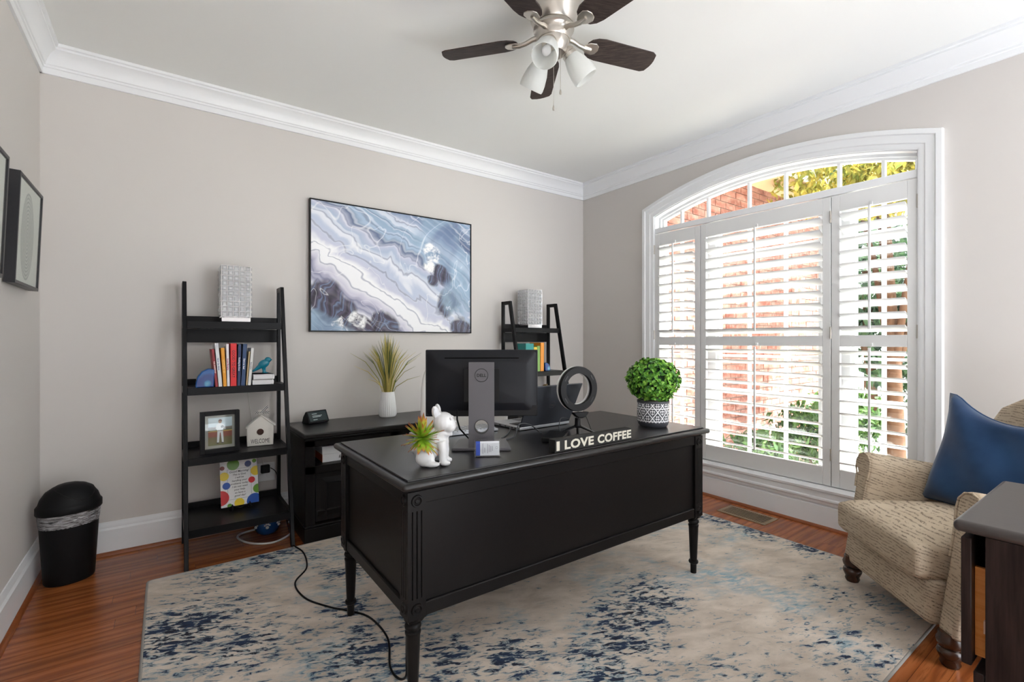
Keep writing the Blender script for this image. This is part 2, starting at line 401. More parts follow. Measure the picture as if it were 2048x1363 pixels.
near = sorted([b for b in bricks if 0.75 < b[2] < 3.3 and b[1]-b[0] > .19], key=lambda b: b[0])[:300]
ns = set(near); bm1 = MB().box(-.099, .099, 0, .02, 0, .066).mesh('brick'); rest = MB()
for b in bricks:
    if b in ns: put(bm1, 'brick', M_BRICK, wing, None, ((b[0]+b[1])/2, random.uniform(-.002,.003), b[2]))
    else: rest.box(b[0], b[1], random.uniform(-.002,.003), .02, b[2], b[2]+.066)
rest.build('bricks', M_BRICK, wing, kind='stuff')
def leaves(center, rad, count, size, seed, shell=0.55):
    rnd = random.Random(seed); mb = MB()
    for _ in range(count):
        d = Vector((rnd.gauss(0,1), rnd.gauss(0,1), rnd.gauss(0,1))).normalized()
        k = shell + (1-shell)*rnd.random(); k *= 0.8 + 0.2*math.sin(d.x*7+seed)*math.cos(d.z*6)
        p = Vector(center) + Vector((d.x*rad[0], d.y*rad[1], d.z*rad[2]))*k
        M = Matrix.Translation(p) @ Euler((rnd.uniform(0,6.3), rnd.uniform(0,6.3), rnd.uniform(0,6.3))).to_matrix().to_4x4()
        s = size*rnd.uniform(.6, 1.3)
        mb.add([(-s,0,0),(-.2*s,-.42*s,.08*s),(s,0,0),(-.2*s,.42*s,.08*s)], [(0,1,2),(0,2,3)], M)
    return mb
def fast(mb, name, mat, parent, loc=None):
    me = bpy.data.meshes.new(name); me.from_pydata(mb.v, [], mb.f); return put(me, name, mat, parent, None, loc, kind='stuff')
def tree(name, label, loc, hgt, lean, crowns, mat, cnt, size, r0=.09):
    t = thing(name, label, 'tree', loc)
    pth = [(0,0,0), (lean[0]*.3, lean[1]*.3, hgt*.4), (lean[0], lean[1], hgt)]
    MB().tube(pth, [r0, r0*.8, r0*.5], 10).build('trunk', M_BARK, t, smooth=60)
    for i, (cc, rd) in enumerate(crowns):
        MB().tube([pth[1], tuple((Vector(pth[1])+Vector(cc))/2 + Vector((.1,0,.1))), cc], [r0*.5, r0*.3, r0*.12], 6).build('branch', M_BARK, t, smooth=60)
        fast(leaves(cc, rd, cnt, size, i+len(label)), 'foliage', mat, t)
    return t
tree('maple_tree', 'yellow-green maple tree showing through the arched transom', (6.25, 1.72, -.45), 3.2, (-.1, .1),
     [((-.2,.4,3.6), (1.0,.9,.75)), ((.1,-.6,3.7), (1.0,.9,.8)), ((-.5,-.3,3.2), (.7,.9,.5)), ((.6,.5,4.3), (.9,1.0,.7))], M_LEAFY, 3200, .05)
tree('background_tree', 'broad dark green tree far outside between the brick wing and the hedge', (11.2, 3.5, -.45), 3, (0, .1),
     [((0,.6,2.8), (1.6,1.9,1.8)), ((.3,-1.0,1.6), (1.5,1.6,1.5)), ((0,1.2,4.6), (1.6,1.8,1.2))], M_LEAFD, 2400, .12, .13)
hd = thing('evergreen_hedge', 'dark evergreen hedge far outside behind the right shutter panel', 'hedge', (8.3, .6, -.45))
for yy_ in (-1.8, -.8, .2, 1.2): MB().tube([(0,yy_,0),(.05,yy_,.9)], [.05,.02], 6).build('stem', M_BARK, hd, smooth=60)
fast(leaves((0,-.3,1.0), (.6,2.6,1.25), 9000, .07, 77, .3), 'foliage', M_LEAFD, hd)
for i, (x, y, r, lab) in enumerate(((4.55, 2.30, .38, 'round green shrub against the brick, nearest the window'), (5.48, 2.25, .50, 'middle green shrub in front of the brick wing'), (6.62, 2.30, .58, 'farthest green shrub near the end of the brick wing'))):
    t = thing('shrub', lab, 'shrub', (x, y, -.45), 0, 'shrubs in front of the brick wing')
    MB().tube([(0,0,0), (.02,0,.25), (.05,.03,.5)], [.025,.02,.01], 6).build('stem', M_BARK, t, smooth=60)
    fast(leaves((0,0,r*.9+.15), (r,r,r*.95), 1300, .05, 20+i, .4), 'foliage', M_LEAFG, t)

# ---------------------------------------------------------------- rug
n = N('distressed_rug'); p = n.pos()
st = n.mapping(p, (1.0, 1.0, 1), rot=(0, 0, R(24)))
big = n.noise(st, 1.5, 3, .55, .6); mid = n.noise(n.mapping(st, (1.0, 2.0, 1)), 6.0, 4, .6, .4); fine = n.noise(n.mapping(st, (1.0, 2.6, 1), (3,1,0)), 21, 4, .65, .6)
grain = n.noise(p, 420, 2, .6)
col = n.mix(n.step(mid, .38, .66), c(226, 213, 200), c(196, 182, 168))
col = n.mix(n.math('MULTIPLY', n.step(n.noise(st, 2.2, 3, .6, .5), .50, .66), n.step(fine, .40, .56)), col, c(150, 176, 188))
def blobs(lst):
    acc = None
    for (x, y, r, k) in lst:
        d = n.vmath('DISTANCE', n.mapping(p, (1,1,0)), (x, y, 0))
        b = n.math('MULTIPLY', n.math('SUBTRACT', 1.0, n.step(d, r*.25, r*1.25)), k)
        acc = b if acc is None else n.math('MAXIMUM', acc, b)
    return acc
zone = blobs([(.06,2.34,.34,1.0),(.26,2.08,.25,.85),(1.80,1.40,.22,1.0),(1.58,1.36,.22,1.0),(1.42,1.25,.22,.9),(.86,1.56,.3,.75),(.60,1.80,.26,.85),(1.02,1.46,.25,.8),(1.27,1.2,.25,.85),
              (.22,2.80,.2,.75),(.46,2.86,.22,.8),(2.92,1.75,.16,.8),(2.93,1.5,.16,.95),(2.94,1.22,.16,.95),(.80,2.47,.2,.9),(.68,2.72,.2,.55),(2.1,.72,.3,.6),(.65,2.1,.16,.8),(2.5,.85,.3,.5),(1.05,1.05,.3,.8),(1.6,.9,.25,.5),(.85,1.9,.22,.5)])
fine2 = n.math('ADD', n.math('MULTIPLY', fine, .72), n.math('MULTIPLY', mid, .28))
teal = n.step(n.math('ADD', fine2, n.math('MULTIPLY', n.math('SUBTRACT', zone, 1.0), .17)), .425, .47)
navy = n.step(n.math('ADD', fine2, n.math('MULTIPLY', n.math('SUBTRACT', zone, 1.0), .20)), .468, .50)
col = n.mix(n.math('MULTIPLY', teal, .75), col, c(112, 142, 158))
col = n.mix(navy, col, n.mix(n.step(mid, .4, .6), c(16, 26, 46), c(26, 54, 88)))
col = n.mix(n.math('MULTIPLY', grain, .25), col, c(120, 108, 98))
M_RUG = n.set(col, 0.95, 0, 0.1); n.bump(n.math('ADD', grain, n.math('MULTIPLY', fine, .8)), .6, .004)
M_RUGEDGE = plain('rug_binding', (150, 146, 140), .9)
rug = thing('area_rug', 'large beige rug with navy and pale blue abstract pattern under the desk', 'rug', (1.4425, 1.757, 0))
rg = MB(); gx, gy = 60, 48; w, d = 3.025, 2.335
MB().prism(rbox(w, d, 0, .02, 3), 'z', 0.0005, .010).build('pile', M_RUG, rug, bev=(.004,2))
MB().tube([(x, y, .005) for x, y in rbox(w+.004, d+.004, 0, .02, 3)], .0055, 8, True).build('binding', M_RUGEDGE, rug, smooth=60)

# ---------------------------------------------------------------- desk
DZ = .742
dx0, dx1, dy0, dy1 = .608, 2.186, 1.395, 2.092
cxd, cyd = (dx0+dx1)/2, (dy0+dy1)/2
desk = thing('executive_desk', 'large black writing desk with turned legs standing on the rug', 'desk', (cxd, cyd, .010))
L = lambda x: x-cxd
Wd = lambda y: y-cyd
z_ = lambda z: z-.010
hx, hy = (dx1-dx0)/2, (dy1-dy0)/2
MB().box(-hx-.026, hx+.026, -hy-.028, hy+.028, z_(.712), z_(.736)).build('table_top', M_BLKTOP, desk, bev=(.011,4))
MB().box(-hx-.002, hx+.002, -hy-.002, hy+.002, z_(.735), z_(DZ)).build('top_panel', M_BLKTOP, desk, bev=(.002,2))
MB().box(-hx+.004, hx-.004, -hy+.004, hy-.004, z_(.700), z_(.713)).build('top_moulding', M_BLACK, desk, bev=(.004,3))
PW = .062
for sx in (-1, 1):
    for sy in (-1, 1):
        px, py = sx*(hx-PW/2), sy*(hy-PW/2)
        po = MB()
        def ring(half):      # fluted square outline: three grooves on each face
            pts = []
            for k in range(4):
                for t in (-half, -.018, -.0155, -.013, -.0025, 0, .0025, .013, .0155, .018):
                    dpt = .0035 if t in (-.0155, 0, .0155) else 0
                    q = (t, -half+dpt); a = k*math.pi/2
                    pts.append((q[0]*math.cos(a)-q[1]*math.sin(a), q[0]*math.sin(a)+q[1]*math.cos(a)))
            return pts
        sq = [(-PW/2,-PW/2),(PW/2,-PW/2),(PW/2,PW/2),(-PW/2,PW/2)]
        po.prism(sq, 'z', z_(.640), z_(.701)); po.prism(ring(PW/2), 'z', z_(.365), z_(.640)); po.prism(sq, 'z', z_(.300), z_(.365))
        po.lathe([(.030,z_(.285)),(.041,z_(.300))], 4, Matrix.Rotation(R(45),4,'Z'))
        post = po.build('corner_post', M_BLACK, desk, loc=(px, py, 0))
        for zz in (.672, .332):
            rp = [(0,.004),(.006,.004),(.009,.001),(.011,.001),(.014,.005),(.018,.005),(.020,0)]
            MB().lathe(rp, 20, Matrix.Translation((0, sy*PW/2, z_(zz))) @ Matrix.Rotation(R(90*(1 if sy < 0 else -1)),4,'X')).build('rosette', M_BLACK, post, smooth=40)
            MB().lathe(rp, 20, Matrix.Translation((sx*PW/2, 0, z_(zz))) @ Matrix.Rotation(R(90*sx),4,'Y')).build('rosette', M_BLACK, post, smooth=40)
        prof = [(0,0),(.014,0),(.0155,.045),(.0165,.047),(.022,.050),(.024,.056),(.022,.062),(.0165,.064),(.0185,.10),(.0235,.232),(.0255,.236),(.0255,.242),(.020,.246),(.025,.252),(.027,.260),(.024,.268),(.019,.271),(.019,.276),(.028,.280),(.030,.292),(0,.292)]
        lg = MB(); nn = 24; v = []; f = []
        for r, z in prof:
            for i in range(nn):
                rr = r*(0.93 if (.066 < z < .231 and i % 3 == 0) else 1); v.append((rr*math.cos(2*math.pi*i/nn), rr*math.sin(2*math.pi*i/nn), z))
        for j in range(len(prof)-1):
            for i in range(nn): f.append((j*nn+i, j*nn+(i+1)%nn, (j+1)*nn+(i+1)%nn, (j+1)*nn+i))
        lg.add(v, f).build('leg', M_BLACK, desk, smooth=50, loc=(px, py, 0))
for sy, nm in ((-1, 'modesty_panel'), (1, 'back_panel')):
    y = sy*(hy-.014)
    MB().box(-hx+PW, hx-PW, min(y, y-sy*.012), max(y, y-sy*.012), z_(.34), z_(.70)).build(nm, M_BLACK, desk)
    y2 = sy*(hy-.004)
    MB().box(-hx+PW, hx-PW, min(y2, y2-sy*.024), max(y2, y2-sy*.024), z_(.300), z_(.345)).build('bottom_rail', M_BLACK, desk, bev=(.004,2))
    MB().box(-hx+PW, hx-PW, min(y2, y2-sy*.024), max(y2, y2-sy*.024), z_(.660), z_(.702)).build('top_rail', M_BLACK, desk, bev=(.002,2))
for sx in (-1, 1):
    x = sx*(hx-.014)
    MB().box(min(x, x-sx*.012), max(x, x-sx*.012), -hy+PW, hy-PW, z_(.34), z_(.70)).build('side_panel', M_BLACK, desk)
    x2 = sx*(hx-.004)
    MB().box(min(x2, x2-sx*.024), max(x2, x2-sx*.024), -hy+PW, hy-PW, z_(.300), z_(.345)).build('bottom_rail', M_BLACK, desk, bev=(.004,2))
    MB().box(min(x2, x2-sx*.024), max(x2, x2-sx*.024), -hy+PW, hy-PW, z_(.660), z_(.702)).build('top_rail', M_BLACK, desk, bev=(.002,2))

# ---------------------------------------------------------------- ladder shelves
def ladder_shelf(loc, label):
    t = thing('ladder_shelf', label, 'shelf', loc, 0, 'black ladder shelves against the back wall')
    w = .262; yb = .455; hgt = 1.51                    # local y: 0 at the front foot, back leg near the wall
    lean = (3.27-2.945)/hgt; yf = lambda z: lean*z
    for s in (-1, 1):
        x = s*w; a, b = sorted((x, x-s*.020))
        MB().add([(xx, yf(z)+dy, z) for z in (0, hgt) for dy in (0, .034) for xx in (a, b)], [(0,1,3,2),(4,6,7,5),(0,4,5,1),(2,3,7,6),(0,2,6,4),(1,5,7,3)]).build('front_stile', M_SHELFB, t, bev=(.002,2))
        MB().box(a, b, yb-.03, yb, 0, hgt).build('back_leg', M_SHELFB, t, bev=(.002,2))
        MB().box(a, b, yf(hgt)+.02, yb-.01, hgt-.030, hgt).build('top_bar', M_SHELFB, t, bev=(.002,2))
    for z in (1.285, .916, .548, .190):
        y0 = yf(z)+.004
        sh = MB().box(-w+.020, w-.020, y0, yb-.004, z-.018, z).build('shelf_board', M_SHELFB, t, bev=(.0015,1))
        MB().box(-w+.020, w-.020, y0-.002, y0+.016, z-.040, z+.001).build('front_lip', M_SHELFB, sh, bev=(.0015,1))
        MB().box(-w+.020, w-.020, yb-.018, yb-.004, z-.03, z+.035).build('back_lip', M_SHELFB, sh, bev=(.0015,1))
        for s in (-1, 1):
            x = s*(w-.010); a, b = sorted((x-.008, x+.008))
            MB().box(a, b, y0+.03, yb-.03, z-.036, z-.002).build('side_rail', M_SHELFB, sh)
    MB().box(-w+.020, w-.020, yb-.020, yb-.008, 1.165, 1.245).build('back_brace', M_SHELFB, t)
    return t
SLX, SRX = .337, 2.60; SFY = 2.945
ladder_shelf((SLX, SFY, 0), 'black ladder shelf left of the abstract painting, holding books and a birdhouse')
ladder_shelf((SRX, SFY, 0), 'black ladder shelf in the corner behind the monitor and laptop')

# ---------------------------------------------------------------- credenza
CZ = .635
cr = thing('credenza', 'low black credenza with open cubby and panelled doors below the painting', 'cabinet', (1.42, 3.19, 0))
cw, c0, c1 = .765, -.235, .232                       # half width, front y, back y
MB().box(-cw-.012, cw+.012, c0-.02, c1+.008, CZ-.026, CZ).build('top_board', M_BLKTOP, cr, bev=(.006,3))
MB().box(-cw-.004, cw+.004, c0-.010, c1, CZ-.046, CZ-.026).build('top_moulding', M_BLACK, cr, bev=(.008,3))
MB().box(-cw-.008, cw+.008, c0-.016, c1, 0, .085).build('plinth', M_BLACK, cr, bev=(.004,2))
MB().box(-cw-.003, cw+.003, c0-.010, c1, .085, .100).build('base_moulding', M_BLACK, cr, bev=(.006,3))
for s in (-1, 1):
    a, b = sorted((s*cw, s*(cw-.022))); MB().box(a, b, c0+.02, c1, .1, CZ-.046).build('side_panel', M_BLACK, cr, bev=(.002,1))
MB().box(-cw+.02, cw-.02, c1-.012, c1, .1, CZ-.046).build('back_panel', M_BLACK, cr)
MB().box(-cw+.02, cw-.02, c0+.004, c1-.01, .415, .437).build('shelf_board', M_BLACK, cr)
MB().box(-cw, cw, c0, c0+.02, .395, .440).build('mid_rail', M_BLACK, cr, bev=(.002,1))
MB().box(-cw, cw, c0, c0+.02, CZ-.080, CZ-.046).build('top_rail', M_BLACK, cr, bev=(.002,1))
for x in (-cw, -.25, .20, cw-.055):
    MB().box(x, x+.055, c0, c0+.02, .1, CZ-.046).build('face_stile', M_BLACK, cr, bev=(.002,1))
for x0, x1 in ((-cw+.055, -.25), (-.195, .20), (.255, cw-.055)):
    dr = MB().box(x0+.002, x1-.002, c0+.002, c0+.018, .112, .395).build('door', M_BLACK, cr, bev=(.002,1))
    fr_ = MB()
    a0, a1, b0, b1 = x0+.012, x1-.012, .122, .385
    fr_.sweep([(a0,b0),(a1,b0),(a1,b1),(a0,b1),(a0,b0)], [(0,.018),(0,.012),(-.05,-.004),(-.055,.002),(-.055,.018)], ((a0+a1)/2,(b0+b1)/2), lambda q, h: (q[0], c0+h-.004, q[1]))
    fr_.build('door_moulding', M_BLACK, dr, smooth=20)
    MB().ell(x1-.03, c0-.012, .26, .011, .011, .011).build('knob', M_NICK, dr, smooth=60)
M_PAPER = plain('white_carton', (222, 222, 224), .6); M_ORNG = plain('orange_carton', (198, 96, 40), .6); M_INK = plain('dark_ink', (30, 30, 34), .6); M_REDINK = plain('red_ink', (190, 36, 48), .6)
def carton(z0, lab, txt, tm, mats):
    t = thing('paper_carton', lab, 'box', (.83, 3.13, z0), 0, 'cartons in the credenza cubby')
    MB().box(-.06, .12, -.10, .10, 0, .048).build('sleeve', mats[0], t, bev=(.001,1))
    MB().box(-.0615, -.06, -.098, .098, .002, .046).build('end_label', mats[1], t)
    text(txt, .022, .0004, tm, 'lettering', t, (.05, -.1008, .018), (R(90),0,0), shear=.2, bold=.0006)
carton(.437, 'white and orange carton lying on the credenza cubby shelf', 'Eas', M_INK, (M_PAPER, M_ORNG))
carton(.4855, 'upper white carton stacked in the credenza cubby', 'E', M_REDINK, (M_PAPER, M_PAPER))

# ---------------------------------------------------------------- filing cabinet (front right of the picture)
n = N('espresso_laminate'); p = n.coord(); g = n.noise(n.mapping(p, (14, 14, .9)), 6, 4, .6)
M_ESP = n.set(n.mix(n.step(g, .35, .7), c(30, 22, 21), c(50, 39, 36)), .42, 0, .15)
M_ESPTOP = plain('espresso_top', (62, 56, 54), .4, 0, .5, .12, 50)
n = N('maple_ply'); g = n.noise(n.mapping(n.coord(), (30, 2, 30)), 3, 3, .6)
M_MAPLE = n.set(n.mix(n.step(g, .3, .7), c(206, 128, 58), c(224, 152, 84)), .4, 0, .4)
fc = thing('file_cabinet', 'dark espresso filing cabinet with its upper drawer slightly open beside the armchair', 'cabinet', (1.84, .06, 0))
fx = .275
MB().box(-fx-.008, fx+.008, -.262, .262, .712, .740).build('top_board', M_ESPTOP, fc, bev=(.012,4))
for s in (-1, 1):
    a, b = sorted((s*fx, s*(fx-.02))); MB().box(a, b, -.25, .205, .0, .712).build('side_panel', M_ESP, fc, bev=(.001,1))
MB().box(-fx+.02, fx-.02, -.25, -.238, .0, .712).build('back_panel', M_ESP, fc)
MB().box(-fx+.02, fx-.02, -.24, .20, .03, .05).build('bottom_board', M_ESP, fc)
def drawer(z0, z1, out):
    d_ = MB().box(-fx+.001, fx-.001, .207+out, .226+out, z0, z1).build('drawer_front', M_ESP, fc, bev=(.002,1))
    for s in (-1, 1):
        a, b = sorted((s*(fx-.034), s*(fx-.046))); MB().box(a, b, -.18+out, .207+out, z0+.015, z1-.075).build('drawer_side', M_MAPLE, d_, bev=(.001,1))
        MB().box(*sorted((s*(fx-.024), s*(fx-.034))), -.15+out, .19+out, (z0+z1)/2-.075, (z0+z1)/2-.045).build('slide', M_NICK, d_)
        for zz in (z0+.06, z1-.13):
            MB().lathe([(0,0),(.006,0),(.006,.0015),(0,.0015)], 12, Matrix.Translation((s*(fx-.034), .165+out, zz)) @ Matrix.Rotation(R(90*s),4,'Y')).build('bolt', M_BLKPL, d_)
    MB().tube([(-.06,.226+out,(z0+z1)/2),(-.06,.25+out,(z0+z1)/2),(.06,.25+out,(z0+z1)/2),(.06,.226+out,(z0+z1)/2)], .005, 8).build('handle', M_NICK, d_, smooth=50)
drawer(.395, .700, .022); drawer(.06, .385, .0)
MB().box(-fx+.046, fx-.046, .02, .20, .62, .66).build('file_rail', M_BLKPL, fc)

# ---------------------------------------------------------------- abstract painting
n = N('fluid_art_canvas'); p = n.coord()
xz = n.sep(n.vmath('ADD', p, n.vmath('MULTIPLY', n.vmath('SUBTRACT', n.noise(p, 2.6, 3, .5, .8, 'Color'), (.5,.5,.5)), (.34, 0, .34))))
w2 = n.vmath('ADD', p, n.vmath('MULTIPLY', n.noise(p, 1.1, 2, .5, 1.2, 'Color'), (1.1, 0, .9)))
w3 = n.noise(n.mapping(w2, rot=(0, R(38), 0)), 1.0, 3, .5, 2.2)
sd_ = n.math('ADD', xz[2], n.math('MULTIPLY', xz[0], .62))
col = n.ramp(n.math('DIVIDE', sd_, 1.66), [(0, c(150, 172, 196)), (.09, c(172, 192, 212)), (.12, c(84, 76, 94)), (.19, c(74, 66, 82)), (.215, c(226, 226, 234)), (.24, c(146, 146, 174)), (.275, c(176, 174, 196)), (.30, c(214, 212, 226)), (.335, c(245, 245, 248)), (.40, c(246, 246, 249)), (.425, c(206, 208, 226)), (.47, c(192, 202, 222)), (.50, c(232, 234, 242)), (.54, c(176, 190, 212)), (.57, c(198, 200, 218)), (.60, c(96, 112, 144)), (.625, c(170, 190, 212)), (.70, c(146, 170, 196)), (.74, c(214, 222, 234)), (.80, c(134, 150, 182)), (.88, c(92, 106, 136)), (1, c(150, 172, 200))])
fine_ = n.math('SINE', n.math('MULTIPLY', sd_, 95.0)); amp = n.step(n.noise(p, 3.0, 2, .5), .35, .65)
col = n.mix(n.math('MULTIPLY', n.step(fine_, .2, 1.0), n.math('MULTIPLY', amp, .5)), col, c(242, 242, 247))
col = n.mix(n.math('MULTIPLY', n.step(n.math('SINE', n.math('MULTIPLY', sd_, 61.0)), .86, 1.0), .55), col, c(120, 126, 156))
xs = n.sep(p)
def spot(x, z, r):
    d = n.vmath('DISTANCE', n.vmath('ADD', n.mapping(p, (1,0,1)), n.vmath('MULTIPLY', n.noise(p, 3.0, 3, .6, .5, 'Color'), (.30, 0, .30))), (x+.15, 0, z+.15)); return n.math('SUBTRACT', 1.0, n.step(d, r*.75, r))
dark = None
for q in ((.10, .24, .13), (.22, .14, .13), (.55, .03, .13), (.98, .44, .10), (1.07, .22, .13), (.88, .38, .06), (1.2, .02, .10)):
    b = spot(*q); dark = b if dark is None else n.math('MAXIMUM', dark, b)
fold = n.ramp(n.wave(n.mapping(w2, rot=(0, R(60), 0)), 3.4, 5, 3, 1.5, 'BANDS', 'Z'), [(0, c(52, 46, 58)), (.45, c(92, 84, 106)), (.62, c(66, 60, 74)), (.8, c(112, 128, 160)), (1, c(70, 64, 78))])
col = n.mix(n.math('MULTIPLY', dark, .92), col, fold)
blu = None
for q in ((.05, .05, .13), (1.16, .30, .20), (.95, .75, .22), (1.15, .58, .16)):
    b = spot(*q); blu = b if blu is None else n.math('MAXIMUM', blu, b)
col = n.mix(n.math('MULTIPLY', blu, .65), col, n.ramp(w3, [(.3, c(112, 134, 164)), (.5, c(164, 190, 212)), (.65, c(120, 140, 172))]))
wh = None
for q in ((.92, .62, .10), (.86, .50, .07), (.33, .08, .07), (.16, .06, .05)):
    b = spot(*q); wh = b if wh is None else n.math('MAXIMUM', wh, b)
col = n.mix(n.math('MULTIPLY', wh, n.step(n.noise(p, 22, 4, .7), .38, .55)), col, c(246, 246, 247))
vein = n.math('SUBTRACT', 1.0, n.step(n.math('ABSOLUTE', n.math('SUBTRACT', w3, .5)), .001, .006))
col = n.mix(n.math('MULTIPLY', vein, .5), col, c(248, 248, 250))
M_ART = n.set(col, .5, 0, .3)
pt = thing('abstract_painting', 'framed abstract painting of white, lavender and slate-blue swirls on the back wall', 'painting', (.785, YB-.002, 1.237))
MB().box(.008, 1.255, -.030, -.004, .008, .893).build('canvas', M_ART, pt)
for a in ((0,.008,0,.901), (1.255,1.263,0,.901)): MB().box(a[0], a[1], -.037, 0, a[2], a[3]).build('frame_side', M_BLKPL, pt, bev=(.001,1))
for a in ((0,.008), (.893,.901)): MB().box(.008, 1.255, -.037, 0, a[0], a[1]).build('frame_rail', M_BLKPL, pt, bev=(.001,1))

# ---------------------------------------------------------------- shadow-box frames on the left wall
n = N('ring_print'); p = n.coord(); s_ = n.sep(p)
q = n.mapping(p, (0, 1.0, .62)); d = n.vmath('LENGTH', n.vmath('ADD', q, n.vmath('MULTIPLY', n.noise(p, 6, 3, .5, 0, 'Color'), (0, .012, .012))), (0,0,0))
rg_ = n.math('SINE', n.math('MULTIPLY', d, 620.0)); fac = n.math('MULTIPLY', n.math('ADD', n.math('MULTIPLY', n.step(rg_, -.2, .5), .55), .35), n.math('SUBTRACT', 1.0, n.step(d, .116, .120)))
M_RINGS = n.set(n.mix(n.math('MULTIPLY', fac, .75), c(226, 226, 220), c(112, 114, 118)), .6, 0, .2)
M_FRAME = plain('charcoal_wood_frame', (34, 34, 38), .4, 0, .5, .25, 60)
def shadow_box(y, label):
    t = thing('shadow_box_frame', label, 'picture frame', (XL+.004, y, 1.41), 0, 'shadow box frames on the left wall'); t.rotation_euler = (0, R(2.2), 0)
    h = .219
    for a, b in ((-h, -h+.014), (h-.014, h)): MB().box(0, .034, a, b, 0, .455).build('frame_side', M_FRAME, t, bev=(.001,1))
    for a, b in ((0, .014), (.441, .455)): MB().box(0, .034, -h+.014, h-.014, a, b).build('frame_rail', M_FRAME, t, bev=(.001,1))
    MB().box(0, .006, -h+.014, h-.014, -.2135, .2135).build('print', M_RINGS, t, loc=(.020, 0, .2275))
    MB().box(.030, .031, -h+.014, h-.014, .014, .441).build('glass', M_GLASS, t)
shadow_box(2.952, 'charcoal shadow box with grey ring print, nearer the corner')
shadow_box(2.345, 'charcoal shadow box frame cut off by the left edge of the photo')

# ---------------------------------------------------------------- ceiling fan
n = N('espresso_blade'); g = n.noise(n.mapping(n.coord(), (4, 60, 1)), 4, 4, .7)
M_BLADE = n.set(n.mix(n.step(g, .38, .66), c(44, 36, 34), c(78, 67, 63)), .55, 0, .2)
M_BEDGE = plain('walnut_edge', (122, 78, 58), .5)
n = N('frosted_glass'); n.set(c(240, 241, 239), .35, 0, .5)
tl = n.n('ShaderNodeBsdfTranslucent'); tl.inputs[0].default_value = c(243, 244, 242); mx = n.n('ShaderNodeMixShader'); mx.inputs[0].default_value = .5
n.link(n.b.outputs[0], mx.inputs[1]); n.link(tl.outputs[0], mx.inputs[2])
t2 = n.n('ShaderNodeBsdfTransparent'); mx2 = n.n('ShaderNodeMixShader'); mx2.inputs[0].default_value = .18
n.link(mx.outputs[0], mx2.inputs[1]); n.link(t2.outputs[0], mx2.inputs[2]); n.link(mx2.outputs[0], n.out.inputs[0]); M_FROST = n.m
FZ = 2.536
fan = thing('ceiling_fan', 'brushed nickel ceiling fan with five dark blades and three frosted glass lamps', 'ceiling fan', (1.418, 1.645, H), R(-35.8))
zf = lambda z: z-H
MB().lathe([(.0,zf(H)),(.125,zf(H)),(.128,zf(2.69)),(.120,zf(2.665)),(.108,zf(2.63)),(.098,zf(2.60)),(.09,zf(2.588)),(0,zf(2.588))], 40).build('motor_housing', M_NICK, fan, smooth=50)
MB().lathe([(0,zf(2.588)),(.086,zf(2.588)),(.092,zf(2.58)),(.092,zf(2.57)),(.082,zf(2.562)),(.078,zf(2.545)),(.078,zf(2.53)),(.072,zf(2.522)),(0,zf(2.522))], 40).build('hub', M_NICK, fan, smooth=40)
MB().lathe([(0,zf(2.524)),(.070,zf(2.524)),(.066,zf(2.50)),(.058,zf(2.474)),(.050,zf(2.466)),(0,zf(2.462))], 32).build('switch_housing', M_NICK, fan, smooth=40)
for k in range(5):
    ang = 90 + 3.2 + 72*k
    Mz = Matrix.Rotation(R(ang), 4, 'Z')
    outline = [(.175,-.045),(.19,-.055),(.22,-.062)] + [(.50,-.058)] + arc(.475,0,.058,-80,80,8) + [(.50,.058)] + [(.22,.062),(.19,.055),(.175,.045),(.165,.02),(.162,0),(.165,-.02)]
    outline = [(.165,0),(.168,-.022),(.180,-.042),(.205,-.056),(.24,-.062),(.502,-.060),(.522,-.050),(.531,-.02),(.533,0),(.531,.02),(.522,.050),(.502,.060),(.24,.062),(.205,.056),(.180,.042),(.168,.022)]
    Mp = Mz @ Matrix.Translation((0,0,zf(FZ))) @ Matrix.Rotation(R(-12), 4, 'X')
    bl = MB().prism(outline, 'z', -.003, .003, Mp).build('blade', M_BLADE, fan)
    MB().prism([(.150,0),(.156,-.016),(.176,-.030),(.205,-.034),(.222,-.022),(.228,0),(.222,.022),(.205,.034),(.176,.030),(.156,.016)], 'z', -.008, -.003, Mp).build('blade_plate', M_NICK, bl, bev=(.002,2))
    MB().tube([(.072,0,zf(2.548)),(.10,0,zf(2.545)),(.130,0,zf(2.532)),(.16,0,zf(2.526)),(.192,0,zf(2.527))], [.012,.011,.010,.011,.008], 10, M=Mz).build('blade_arm', M_NICK, fan, smooth=60)
for k, az in enumerate((250, 10, 130)):
    tilt = 38
    Ml = Matrix.Rotation(R(az), 4, 'Z') @ Matrix.Translation((.062, 0, zf(2.488))) @ Matrix.Rotation(R(-tilt), 4, 'Y') @ Matrix.Rotation(R(180), 4, 'X')
    fit = MB().lathe([(0,-.005),(.026,-.005),(.030,.004),(.030,.012),(.034,.016),(.034,.030),(.030,.034),(0,.034)], 24, Ml).build('lamp_fitter', M_NICK, fan, smooth=40)
    MB().lathe([(.031,.026),(.038,.040),(.050,.075),(.057,.115),(.058,.140),(.055,.150),(.053,.150),(.055,.138),(.054,.115),(.047,.077),(.035,.043),(.029,.030)], 32, Ml, True).build('glass_shade', M_FROST, fit, smooth=60)
    MB().lathe([(0,.03),(.011,.03),(.012,.06),(.019,.080),(.021,.095),(.016,.110),(0,.116)], 16, Ml).build('bulb', M_WHITE, fit, smooth=60)
for (x, y, z1, nm) in ((-.004, -.045, 2.190, 0), (.028, -.03, 2.268, 1)):
    MB().tube([(x, y, zf(2.49)), (x, y, zf(z1+.02))], .0012, 6).build('pull_chain', M_NICK, fan)
    MB().lathe([(0,0),(.004,.001),(.0055,.008),(.003,.020),(.001,.026),(0,.026)], 10, Matrix.Translation((x, y, zf(z1)))).build('chain_pull', M_NICK, fan, smooth=60)

